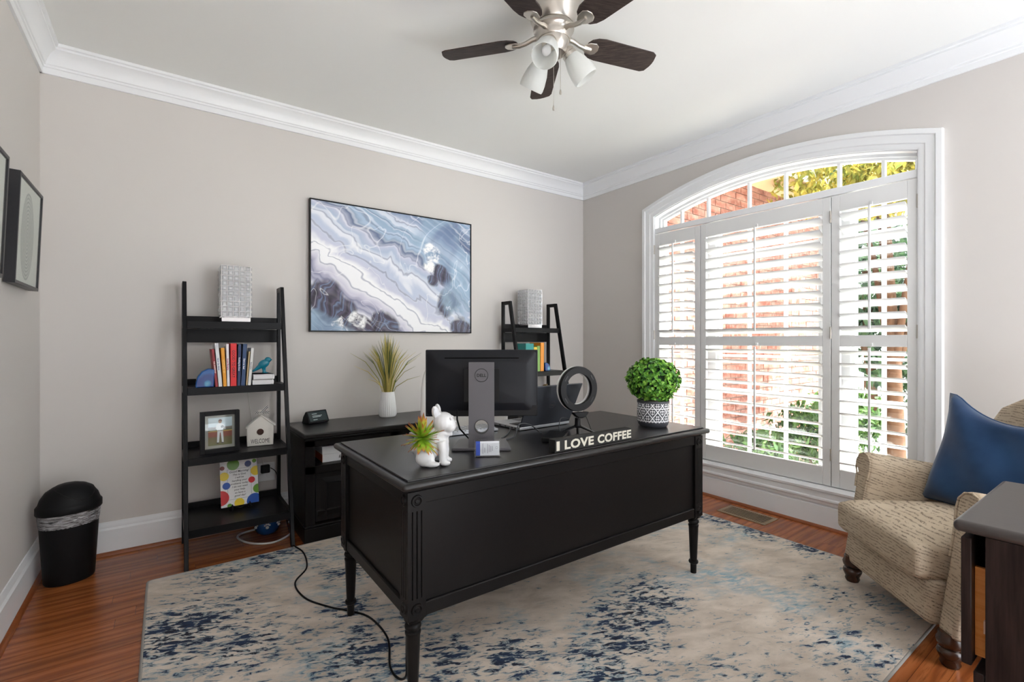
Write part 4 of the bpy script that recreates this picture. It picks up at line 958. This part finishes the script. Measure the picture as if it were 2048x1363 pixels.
for i in range(1500):
    d = Vector((rnd.gauss(0,1), rnd.gauss(0,1), rnd.gauss(0,1))).normalized()
    if d.z < -.88: continue
    k = rnd.uniform(.84, 1.0); pcen = Vector((d.x*.136, d.y*.136, d.z*.116+.232))*1.0
    pcen = Vector((0,0,.232)) + (pcen-Vector((0,0,.232)))*k
    q = (d + Vector((rnd.gauss(0,.35), rnd.gauss(0,.35), rnd.gauss(0,.35)))).normalized().to_track_quat('Z', 'Y').to_matrix().to_4x4()
    s = rnd.uniform(.75, 1.2)*.0115; Mx = Matrix.Translation(pcen) @ q @ Matrix.Rotation(rnd.uniform(0,6.3), 4, 'Z')
    mbt.add([(-s,0,-.2*s),(-.4*s,-.6*s,.1*s),(.5*s,-.62*s,.1*s),(s,0,-.1*s),(.5*s,.62*s,.1*s),(-.4*s,.6*s,.1*s),(0,0,-.12*s)], [(0,1,6),(1,2,6),(2,3,6),(3,4,6),(4,5,6),(5,0,6)], Mx)
fast(mbt, 'foliage', M_BOX, tp)
MB().ell(0,0,.232,.112,.112,.094).build('core', plain('topiary_core', (22,48,22), .9), tp, smooth=60)

# ---------------------------------------------------------------- desk cables
def cable(name, label, pts, r, mat):
    P = [Vector(p) for p in pts]; out = []
    for i in range(len(P)-1):
        p0, p1, p2, p3 = P[max(0,i-1)], P[i], P[i+1], P[min(len(P)-1,i+2)]
        for k in range(8):
            t = k/8; out.append(.5*((2*p1)+(-p0+p2)*t+(2*p0-5*p1+4*p2-p3)*t*t+(-p0+3*p1-3*p2+p3)*t**3))
    out.append(P[-1]); o0 = P[0]
    o = MB().tube([q-o0 for q in out], r, 8).build(name, mat, None, smooth=60, loc=tuple(o0)); return tag(o, label, 'cable')
M_CORDG = plain('grey_cord', (60, 62, 66), .5); M_CORDW = plain('white_cord', (214, 212, 206), .5)
cable('laptop_cable', 'dark cable looping from the laptop side across the desk', [(1.368,1.93,DZ+.010),(1.33,1.86,DZ+.012),(1.27,1.80,DZ+.004),(1.20,1.74,DZ+.0035)], .003, M_CORDG)
cable('dock_cable', 'grey cable arching from the docking box toward the monitor', [(1.375,1.68,DZ+.014),(1.36,1.74,DZ+.045),(1.31,1.76,DZ+.05),(1.25,1.72,DZ+.008),(1.15,1.70,DZ+.0035)], .0028, M_CORDG)
cable('ring_light_cable', 'thin cable bending beside the ring light tripod', [(1.56,1.70,DZ+.06),(1.52,1.71,DZ+.065),(1.49,1.69,DZ+.03),(1.475,1.66,DZ+.008)], .002, M_CORDG)

# ---------------------------------------------------------------- on the credenza
sd = thing('smart_display', 'small black smart display at the left end of the credenza', 'display', (.80, 3.33, CZ), R(20))
bpz = [(-.035,0),(.050,0),(.036,.030),(.008,.072),(-.006,.076),(-.030,.012)]
MB().prism([(y, z) for y, z in [(-.040,0),(.045,0),(.030,.045),(.004,.078),(-.010,.080),(-.046,.010)]], 'x', -.070, .070).build('body', plain('charcoal_fabric', (32,34,38), .9), sd, bev=(.006,3))
Ms = Matrix.Translation((0,-.0425,.008)) @ Matrix.Rotation(R(-27.2), 4, 'X')
fp = MB().box(-.073, .073, -.007, .002, -.002, .080, Ms).build('screen_bezel', M_BLKPL, sd, bev=(.004,2))
n = N('display_screen'); g = n.noise(n.coord(), 30, 2, .5); n.set(c(10,14,16), .12, 0, .5); n.val(n.b.inputs['Emission Color'], n.mix(g, c(8,20,22), c(30,56,56))); n.b.inputs['Emission Strength'].default_value = .06; M_DISP = n.m
MB().box(-.064, .064, -.0074, -.0068, .008, .071, Ms).build('screen', M_DISP, fp)
for z, w in ((.055,.035),(.042,.07),(.034,.06),(.016,.03)): MB().box(-.04, -.04+w, -.0078, -.0074, z, z+.0035, Ms).build('screen_text', plain('screen_white', (190,200,200), .5), fp)
vs = thing('grass_vase', 'white ribbed vase of tall yellow-green grass on the credenza', 'vase', (1.285, 3.30, CZ))
v = []; f = []; nn = 56; prof = [(.052,0),(.058,.006),(.062,.02),(.059,.06),(.053,.11),(.049,.15),(.046,.178),(.043,.178),(.045,.15),(.05,.09),(.0,.02)]
for r, z in prof:
    for i in range(nn):
        rr = r*(1 + (.022 if i % 2 else -.022)*(1 if .008 < z < .172 and r > .0 else 0)); v.append((rr*math.cos(2*math.pi*i/nn), rr*math.sin(2*math.pi*i/nn), z))
for j in range(len(prof)-1):
    for i in range(nn): f.append((j*nn+i, j*nn+(i+1)%nn, (j+1)*nn+(i+1)%nn, (j+1)*nn+i))
f.append(tuple(range(nn))[::-1]); MB().add(v, f).build('vessel', M_WHITE, vs, smooth=25)
M_GR1 = plain('grass_straw', (214, 196, 116), .6); M_GR2 = plain('grass_olive', (160, 156, 80), .6); M_GR3 = plain('grass_green', (72, 92, 52), .6)
rnd = random.Random(11)
for i in range(130):
    az = rnd.uniform(0, 2*math.pi); k = rnd.random(); spread = (.02 + .17*k**1.3) if i % 12 else .26
    hgt = rnd.uniform(.36, .45)*(1-.35*k) if i % 12 else rnd.uniform(.10, .30)
    dx, dy = math.cos(az)*spread, math.sin(az)*spread*.7
    if 3.30+dy > YB-.03: dy = -dy
    pth = [(dx*.08, dy*.08, .12), (dx*.25, dy*.25, .17+hgt*.35), (dx*.6, dy*.6, .17+hgt*.78), (dx, dy, .17+hgt)]
    MB().tube(pth, [.0026,.0030,.0022,.0005], 4).build('grass_blade', rnd.choice((M_GR1, M_GR1, M_GR2, M_GR2, M_GR3)), vs, smooth=60)

# ---------------------------------------------------------------- crystal lamps
n = N('cut_crystal'); n.set(c(238, 240, 242), .05, 0, .8); gg = n.n('ShaderNodeBsdfGlass'); gg.inputs['Roughness'].default_value = .02; gg.inputs['IOR'].default_value = 1.5
mx = n.n('ShaderNodeMixShader'); mx.inputs[0].default_value = .6; n.link(n.b.outputs[0], mx.inputs[1]); n.link(gg.outputs[0], mx.inputs[2]); n.link(mx.outputs[0], n.out.inputs[0]); M_CRYS = n.m
cm = MB(); h = .0135
cm.add([(-h,0,-h),(h,0,-h),(h,0,h),(-h,0,h),(-h*.45,-.009,-h*.45),(h*.45,-.009,-h*.45),(h*.45,-.009,h*.45),(-h*.45,-.009,h*.45),(0,.010,0)], [(0,1,5,4),(1,2,6,5),(2,3,7,6),(3,0,4,7),(4,5,6,7),(0,8,1),(1,8,2),(2,8,3),(3,8,0)])
crystal_me = cm.mesh('crystal')
def crystal_lamp(loc, label):
    t = thing('crystal_lamp', label, 'lamp', loc, 0, 'crystal block lamps on the ladder shelves')
    MB().box(-.075, .075, -.075, .075, 0, .026).build('base', M_CHROME, t, bev=(.002,2))
    MB().box(-.06, .06, -.06, .06, .026, .03).build('inner_plate', M_CHROME, t)
    fr_ = MB(); g = .030
    for s in range(4):
        Ms_ = Matrix.Rotation(R(90*s), 4, 'Z')
        for i in range(6): fr_.box(-.075+g*i-.0007, -.075+g*i+.0007, -.0762, -.0738, .026, .331, Ms_)
        for j in range(11): fr_.box(-.075, .075, -.0762, -.0738, .030+g*j-.0007, .030+g*j+.0007, Ms_)
    fr_.build('wire_frame', M_CHROME, t)
    for s in range(4):
        a = R(90*s)
        for i in range(5):
            for j in range(10):
                x = -.06+.03*i; put(crystal_me, 'crystal', M_CRYS, t, None, (x*math.cos(a)+.074*math.sin(a), x*math.sin(a)-.074*math.cos(a), .045+g*j), (0,0,a))
    MB().lathe([(0,.03),(.012,.03),(.012,.08),(.028,.11),(.03,.13),(.02,.15),(0,.16)], 16).build('bulb', M_WHITE, t, smooth=60)
crystal_lamp((.337, 3.318, 1.2865), 'crystal block lamp on top of the left ladder shelf')
crystal_lamp((2.585, 3.318, 1.2865), 'crystal block lamp on top of the corner ladder shelf')

# ---------------------------------------------------------------- books
M_PAGES = plain('page_edges', (226, 220, 206), .8)
def book(x, y, z, th, dep, h, rgb, lab, lean=0, title=None, tcol=(240,240,240), grp='books on the left ladder shelf', tsize=.014, cat='book'):
    m = plain('cover_%d_%d_%d' % rgb, rgb, .45); t = thing('book', lab, cat, (x, y, z), 0, grp); t.rotation_euler = (0, R(lean), 0)
    mb = MB(); mb.box(-th/2, -th/2+.0015, 0, dep, 0, h); mb.box(th/2-.0015, th/2, 0, dep, 0, h); mb.box(-th/2, th/2, 0, .0016, 0, h)
    mb.build('cover', m, t); MB().box(-th/2+.0015, th/2-.0015, .0016, dep-.003, .003, h-.003).build('pages', M_PAGES, t)
    if title: text(title, min(tsize, th*.72), .0002, plain('ink_%s' % title[:5], tcol, .5), 'spine_title', t, (-min(tsize, th*.72)*.34, -.0002, h*.52), (R(90), R(90), 0), bold=.0003)
BZ = .9172; by = 3.150
book(.2320, by, BZ, .0140, .150, .212, (150, 32, 40), 'dark red book at the left end of the row, behind the blue agate', -5.2, 'THE LEADERSHIP', (236,214,206), tsize=.009)
book(.2500, by, BZ, .0200, .150, .245, (222, 224, 226), 'tall white book between the dark red and orange books', -4.6, 'Never Eat Alone', (70,86,150), tsize=.010)
book(.2720, by, BZ, .0190, .145, .218, (236, 160, 28), 'orange-yellow book in the left shelf row', -3.2, 'ATTITUDE 101', (250,206,120), tsize=.012)
book(.2885, by, BZ, .0150, .150, .240, (232, 226, 230), 'thin white book with pink lettering left of the bright red book', -1.2, 'Simple Managing', (190,50,110), tsize=.010)
book(.3135, by, BZ, .0320, .150, .243, (222, 26, 30), 'thick bright red book lettered GOOD TO GREAT', 0, 'GOOD TO GREAT', (24,18,18), tsize=.019)
book(.3400, by, BZ, .0170, .150, .238, (28, 50, 92), 'slim navy book right beside the bright red book', 1.0, 'Rocking the Boat', (226,230,238), tsize=.011)
book(.3610, by, BZ, .0220, .150, .240, (32, 64, 108), 'thicker navy book in the left shelf row', 2.5, 'Dare to lead', (240,242,246), tsize=.012)
book(.3795, by, BZ, .0085, .140, .196, (214, 188, 140), 'very thin tan book leaning between navy and white books', 4.2)
book(.3930, by, BZ, .0170, .145, .216, (228, 228, 226), 'white book at the right end of the upright row', 4.6, 'Essentialism', (90,92,96), tsize=.009)
def flat_book(z, dx, lab):
    t = thing('book', lab, 'book', (.462+dx, 3.215, z), R(2 if dx else 0), 'white books lying flat'); m = plain('white_cover', (234,234,236), .5)
    MB().box(-.056, .056, -.075, .075, 0, .002).build('back_cover', m, t); MB().box(-.056, .056, -.075, .075, .029, .031).build('front_cover', m, t)
    MB().prism([(-.0560,.0)]+[(.054+.004*math.cos(R(a)), .0155+.0155*math.sin(R(a))) for a in range(-90,91,15)]+[(-.0560,.031),(-.0560,.029),(.050,.029),(.050,.002),(-.0560,.002)], 'y', -.075, .075).build('spine', m, t, smooth=40)
    MB().box(-.053, .05, -.072, .072, .002, .029).build('pages', M_PAPER, t)
flat_book(BZ, 0, 'lower white book lying flat under the teal bird'); flat_book(BZ+.0315, .002, 'upper white book lying flat directly under the teal bird')
M_TEAL = plain('teal_glaze', (20, 122, 146), .18)
bd = thing('bird_figurine', 'glossy teal bird figurine standing on two white books', 'figurine', (.474, 3.215, BZ+.063), R(-12))
bb = MB(); bb.ell(.004,0,.056,.034,.021,.024,(0,R(-32),0)); bb.ell(.026,0,.080,.0185,.017,.017); bb.tube([(.040,0,.081),(.051,0,.079)], [.006,.0008], 8)
bb.tube([(-.012,0,.045),(-.035,0,.026),(-.056,0,.012)], [.016,.010,.005], 10); bb.tube([(.004,0,.04),(.005,0,.018),(.006,0,.002)], [.013,.009,.010], 10); bb.ell(.012,0,.0035,.018,.012,.0035)
bo = bb.build('body', M_TEAL, bd, smooth=80); rm = bo.modifiers.new('remesh','REMESH'); rm.mode='VOXEL'; rm.voxel_size=.0018; rm.use_smooth_shade=True; sm=bo.modifiers.new('smooth','SMOOTH'); sm.factor=.5; sm.iterations=4
n = N('blue_agate'); d = n.vmath('LENGTH', n.mapping(n.vmath('ADD', n.coord(), n.vmath('MULTIPLY', n.noise(n.coord(), 25, 3, .5, 0, 'Color'), (.02,.02,.02))), (9, 3, 9), loc=(-.2,0,-.28)), (0,0,0))
M_AGATE = n.set(n.ramp(d, [(0, c(110, 176, 200)), (.13, c(50, 130, 176)), (.2, c(20, 66, 136)), (.42, c(16, 58, 128)), (.55, c(30, 96, 168)), (1, c(12, 40, 92))]), .15)
def agate(loc, lab, s=1.0, flip=1):
    t = thing('agate_bookend', lab, 'bookend', loc, 0, 'blue agate bookends')
    prof = [(0,0),(.088*flip,0),(.090*flip,.098),(.060*flip,.104),(.030*flip,.088),(.010*flip,.06),(.002*flip,.03)]
    if flip < 0: prof = prof[::-1]
    MB().prism([(a*s-flip*.045*s, b*s) for a, b in prof], 'y', -.028*s, .028*s).build('stone', M_AGATE, t, bev=(.006*s,3))
agate((.176, 3.168, BZ), 'large blue agate bookend left of the red books')
RG = 'books on the corner ladder shelf'
book(2.462, by+.01, BZ, .085, .15, .236, (24, 140, 136), 'wide teal book on the corner shelf behind the monitor', 0, None, grp=RG)
book(2.5225, by+.01, BZ, .034, .14, .206, (232, 196, 60), 'yellow book between the teal and green books', 0, None, grp=RG)
book(2.5565, by+.01, BZ, .032, .14, .215, (128, 172, 84), 'pale green book beside the orange book', 0, None, grp=RG)
book(2.594, by+.01, BZ, .040, .15, .243, (236, 150, 40), 'tall orange book at the right end of the corner shelf row', 1.0, None, grp=RG)
agate((2.668, 3.19, BZ), 'small blue agate bookend at the end of the corner shelf books', .68, -1)
M_GOLD = plain('woven_gold', (176, 148, 96), .35, .7); M_SILV = plain('silver_frame', (196, 190, 182), .3, .6)
kn = thing('woven_sculpture', 'gold woven knot ornament on the corner shelf behind the laptop', 'ornament', (2.70, 3.22, .5487))
MB().box(-.035, .035, -.035, .035, 0, .012).build('plinth', M_BLKPL, kn, bev=(.003,2))
for k in range(6): MB().tube([Euler((k*.9, k*1.3, k*.5)).to_matrix() @ Vector((.062*math.cos(R(a)), .05*math.sin(R(a)), .01*math.sin(R(3*a)))) + Vector((0,0,.185)) for a in range(0,360,15)], .007, 7, True).build('strand', M_GOLD, kn, smooth=60)
MB().tube([(0,0,.01),(0,0,.13)], .008, 8).build('stem', M_GOLD, kn, smooth=60)
pf = thing('small_photo_frame', 'small silver picture frame on the corner shelf beside the gold knot', 'picture frame', (2.575, 3.16, .5487), R(-10))
MB().sweep([(-.055,.012),(.055,.012),(.055,.222),(-.055,.222),(-.055,.012)], [(0,0),(.012,0),(.012,.012),(0,.012)], (0,.12), lambda q, h: (q[0], -h, q[1])).build('frame', M_SILV, pf)
MB().box(-.055, .055, -.004, 0, .012, .222).build('picture', plain('blue_print', (70,96,160), .4), pf)

# ---------------------------------------------------------------- photo frame with a baseball photo
n = N('field_photo'); xyz = n.sep(n.coord()); z = xyz[2]; nz = n.noise(n.coord(), 60, 3, .6)
col = n.ramp(n.step(n.math('ADD', z, n.math('MULTIPLY', nz, .006)), 0, .155), [(0, c(96, 100, 52)), (.30, c(112, 96, 62)), (.34, c(136, 74, 58)), (.50, c(142, 76, 60)), (.53, c(206, 170, 90)), (.56, c(70, 80, 56)), (.66, c(120, 104, 104)), (.70, c(196, 210, 222)), (1, c(206, 220, 232))])
M_PHOTO = n.set(col, .3)
ph = thing('photo_frame', 'black box frame with a photo of a ballplayer in white on the left shelf', 'picture frame', (.247, 3.150, .5487), R(3))
fw, fh = .095, .232
for a, b in ((-fw,-fw+.022), (fw-.022,fw)): MB().box(a, b, -.018, .018, 0, fh).build('frame_side', M_BLKPL, ph, bev=(.001,1))
for a, b in ((0,.024), (fh-.022,fh)): MB().box(-fw+.022, fw-.022, -.018, .018, a, b).build('frame_rail', M_BLKPL, ph, bev=(.001,1))
MB().box(-fw+.022, fw-.022, .006, .010, .024, fh-.022).build('mat_board', plain('grey_mat', (168,166,160), .7), ph)
po = MB().box(-.058, .058, -.001, 0, 0, .155).build('photo', M_PHOTO, ph, loc=(.002, .005, .040))
M_UNI = plain('uniform_white', (226,226,232), .5); M_SKIN = plain('tan_skin', (188,140,112), .5); M_CAPR = plain('cap_maroon', (112,44,52), .5)
def flat(pts, nm, m): MB().prism(pts, 'y', -.0016, -.001).build(nm, m, po)
flat([(-.016,.015),(-.006,.015),(-.002,.07),(.002,.07),(.008,.015),(.017,.015),(.013,.085),(.016,.098),(.018,.112),(.010,.122),(-.010,.122),(-.019,.114),(-.022,.094),(-.017,.088),(-.014,.08)], 'printed_figure', M_UNI)
flat([(x*.0085-.001, .1315+y*.0095) for x, y in [(math.cos(R(a)), math.sin(R(a))) for a in range(0,360,30)]], 'printed_face', M_SKIN)
flat([(-.0095,.134),(.0085,.134),(.007,.142),(-.001,.145),(-.008,.142)], 'printed_cap', M_CAPR)
flat([(x*.008+.010, .103+y*.008) for x, y in [(math.cos(R(a)), math.sin(R(a))) for a in range(0,360,40)]], 'printed_glove', M_LOGO)
flat([(-.013,.080),(.012,.080),(.012,.083),(-.013,.083)], 'printed_belt', M_LOGO)
for x in (-.014, .009): flat([(x-.004,.010),(x+.006,.010),(x+.004,.016),(x-.003,.016)], 'printed_shoe', M_LOGO)
MB().box(-fw+.022, fw-.022, -.013, -.012, .024, fh-.022).build('glass', M_GLASS, ph)

# ---------------------------------------------------------------- birdhouse
M_CERA = plain('cream_ceramic', (222, 219, 212), .4, 0, .4, .06, 30)
bh = thing('birdhouse', 'white ceramic birdhouse lettered WELCOME on the left ladder shelf', 'birdhouse', (.462, 3.235, .5487), R(-8))
outl = [(-.070,0),(.070,0),(.073,.120),(.0,.182),(-.073,.120)]
bhb = MB().prism(outl, 'y', -.032, .032).build('body', M_CERA, bh, bev=(.005,3))
for s in (-1, 1): MB().box(0, .104, -.038, .038, 0, .008, Matrix.Translation((0,0,.180)) @ Matrix.Rotation(R(40.5 if s > 0 else 139.5), 4, 'Y')).build('roof_slab', M_CERA, bh, bev=(.003,2))
MB().lathe([(0,0),(.020,0),(.020,.0014),(0,.0014)], 28, Matrix.Translation((0,-.0322,.083)) @ Matrix.Rotation(R(90),4,'X')).build('entry_hole', plain('hole_brown', (62,38,30), .8), bhb)
MB().tube([(.020*math.cos(R(a)), -.033, .083+.020*math.sin(R(a))) for a in range(0,360,15)], .0016, 6, True).build('hole_rim', M_CERA, bhb, smooth=60)
text('WELCOME', .027, .0003, M_INK, 'lettering', bhb, (0,-.0323,.016), (R(90),0,0), fit=(.10,.026))
MB().ell(0, 0, .196, .015, .012, .016).build('finial', M_CERA, bh, smooth=60)
n = N('gingham'); xyz = n.sep(n.coord()); ck_ = n.n('ShaderNodeTexChecker'); n.link(n.coord(), ck_.inputs[0]); ck_.inputs['Scale'].default_value = 190
ck_.inputs[1].default_value = c(20,20,20); ck_.inputs[2].default_value = c(236,236,234); M_GING = n.set(ck_.outputs[0], .8)
bw = MB()
for (ax, az, L_, w_) in ((35, 40, .052, .016), (15, -5, .046, .016), (180, 5, .030, .012)):
    Mb = Matrix.Translation((.004, -.016, .198)) @ Matrix.Rotation(R(-az), 4, 'Y') @ Matrix.Rotation(R(180 if ax == 180 else 0), 4, 'Z')
    bw.prism([(0,-.002),(L_*.5,-w_*.55),(L_,-w_*.5),(L_*.92,0),(L_,w_*.5),(L_*.5,w_*.55),(0,.002)], 'y', -.001, .001, Mb)
bw.build('gingham_bow', M_GING, bh); MB().ell(.002,-.015,.198,.006,.005,.006).build('bow_knot', M_GING, bh, smooth=60)

# ---------------------------------------------------------------- dotted plaque on easel
pq = thing('dotted_plaque', 'white ceramic plaque with coloured dots and a handwritten good morning message', 'plaque', (.355, 3.21, .198), R(3))
Mp = Matrix.Rotation(R(-14), 4, 'X')
pb = MB().box(-.098, .098, -.004, .004, .016, .275, Mp).build('tile', M_WHITE, pq, bev=(.002,2))
dots = [(-.098,.07,.042,'r'),(-.005,.030,.026,'y'),(.075,.028,.042,'b'),(-.068,.135,.020,'b'),(.064,.150,.018,'r'),(.095,.095,.026,'g'),(-.078,.190,.024,'y'),(.088,.200,.028,'y'),(-.086,.238,.012,'m'),(-.030,.252,.032,'g'),(.048,.246,.018,'n'),(.082,.258,.011,'g'),(-.055,.022,.012,'g')]
DC = {k: plain('dot_%s' % k, v, .25) for k, v in dict(r=(204,28,36), y=(236,206,30), b=(30,84,176), g=(104,156,48), m=(130,40,36), n=(34,52,120)).items()}
def clip_disc(x, z, r):
    return [(min(.098, max(-.098, x+r*math.cos(R(a)))), min(.275, max(.016, z+r*math.sin(R(a))))) for a in range(0,360,15)]
for x, z, r, k in dots: MB().prism(clip_disc(x, z, r), 'y', -.0048, -.004, Mp).build('painted_dot', DC[k], pb)
for a in ((-.062,-.061,.055,.225), (.060,.061,.055,.225)): MB().box(a[0], a[1], -.0046, -.004, a[2], a[3], Mp).build('printed_border', M_INK, pb)
for a in (.054, .225): MB().box(-.062, .061, -.0046, -.004, a, a+.001, Mp).build('printed_border', M_INK, pb)
for i, ln in enumerate(('Good Morning!', 'This is God.', 'I will be', 'handling your', 'problems today.', 'I do not need', 'your help.', 'so have a', 'good day!')):
    text(ln, .0165 if i == 0 else .0145, .0002, M_INK, 'handwriting', pb, tuple(Mp @ Vector((0, -.0046, .205-.0172*i))), (R(90-14), 0, 0), shear=.25, bold=.0001)
es = thing('plaque_easel', 'small black wire easel holding the dotted plaque', 'easel', (.355, 3.21, .1912), R(3))
for s in (-1, 1):
    MB().tube([(s*.045,.09,.002),(s*.045,.02,.012),(s*.045,-.016,.018),(s*.045,-.028,.008),(s*.045,-.034,.016),(s*.045,-.030,.034),(s*.045,-.022,.040)], .003, 7).build('hook', M_BLKPL, es, smooth=60)
    MB().tube([(s*.045+.014*math.cos(R(a)), -.020, .017+.014*math.sin(R(a))) for a in range(0,330,20)], .0022, 6).build('scroll', M_BLKPL, es, smooth=60)
    MB().tube([(s*.045,.016,.014),(s*.03,.075,.23)], .003, 6).build('upright', M_BLKPL, es, smooth=60)
MB().tube([(-.045,-.012,.017),(-.02,-.014,.022),(0,-.014,.012),(.02,-.014,.022),(.045,-.012,.017)], .003, 6).build('crossbar', M_BLKPL, es, smooth=60)

# ---------------------------------------------------------------- paw pot and cords
n = N('blue_paw_glaze'); M_PAWB = n.set(c(30, 74, 122), .25)
pp = thing('paw_print_jar', 'blue jar with white paw prints on the floor under the left shelf', 'jar', (.505, 3.27, 0))
MB().lathe([(0,0),(.045,0),(.060,.012),(.072,.045),(.072,.070),(.060,.100),(.050,.112),(.046,.112),(.055,.09),(0,.02)], 36).build('vessel', M_PAWB, pp, smooth=50)
for az in (205, 262, 320):
    for (dx, dz, r) in ((0,-.004,.010),(-.013,.008,.0055),(-.005,.014,.0055),(.005,.014,.0055),(.013,.008,.0055)):
        a = R(az) + dx/.072
        MB().ell(.0718*math.cos(a), .0718*math.sin(a), .058+dz, r, r, r*.9, None, 10, 6).build('paw_mark', M_CORDW, pp, smooth=60)
cable('white_floor_cord', 'white braided cord curled in a loop on the floor under the left shelf', [(.47,3.35,.006),(.37,3.32,.006),(.348,3.25,.006),(.40,3.13,.006),(.50,3.07,.006),(.60,3.13,.006),(.645,3.25,.006),(.645,3.36,.006)], .006, M_CORDW)
cable('lamp_cord', 'thin white lamp cord hanging down the wall behind the left shelf', [(.40,3.425,1.26),(.405,3.43,1.0),(.42,3.43,.85),(.452,3.43,.62),(.500,3.435,.42),(.515,3.436,.33)], .0022, M_CORDW)
cable('black_power_cord', 'long black power cord snaking over the rug to the near desk leg', [(.585,3.00,.006),(.592,2.92,.014),(.612,2.80,.014),(.585,2.61,.014),(.503,2.477,.014),(.51,2.306,.014),(.579,2.165,.014),(.632,2.095,.014),(.694,1.985,.014),(.703,1.806,.014),(.650,1.647,.014),(.648,1.572,.014),(.672,1.560,.014),(.693,1.60,.05),(.700,1.62,.25),(.70,1.62,.31)], .004, M_BLKPL)
cable('adapter_cord', 'thin black cord running from the wall adapter down to the floor', [(.545,3.41,.36),(.575,3.40,.33),(.59,3.40,.25),(.61,3.36,.12),(.625,3.30,.02),(.60,3.08,.006),(.585,3.00,.006)], .0025, M_BLKPL)
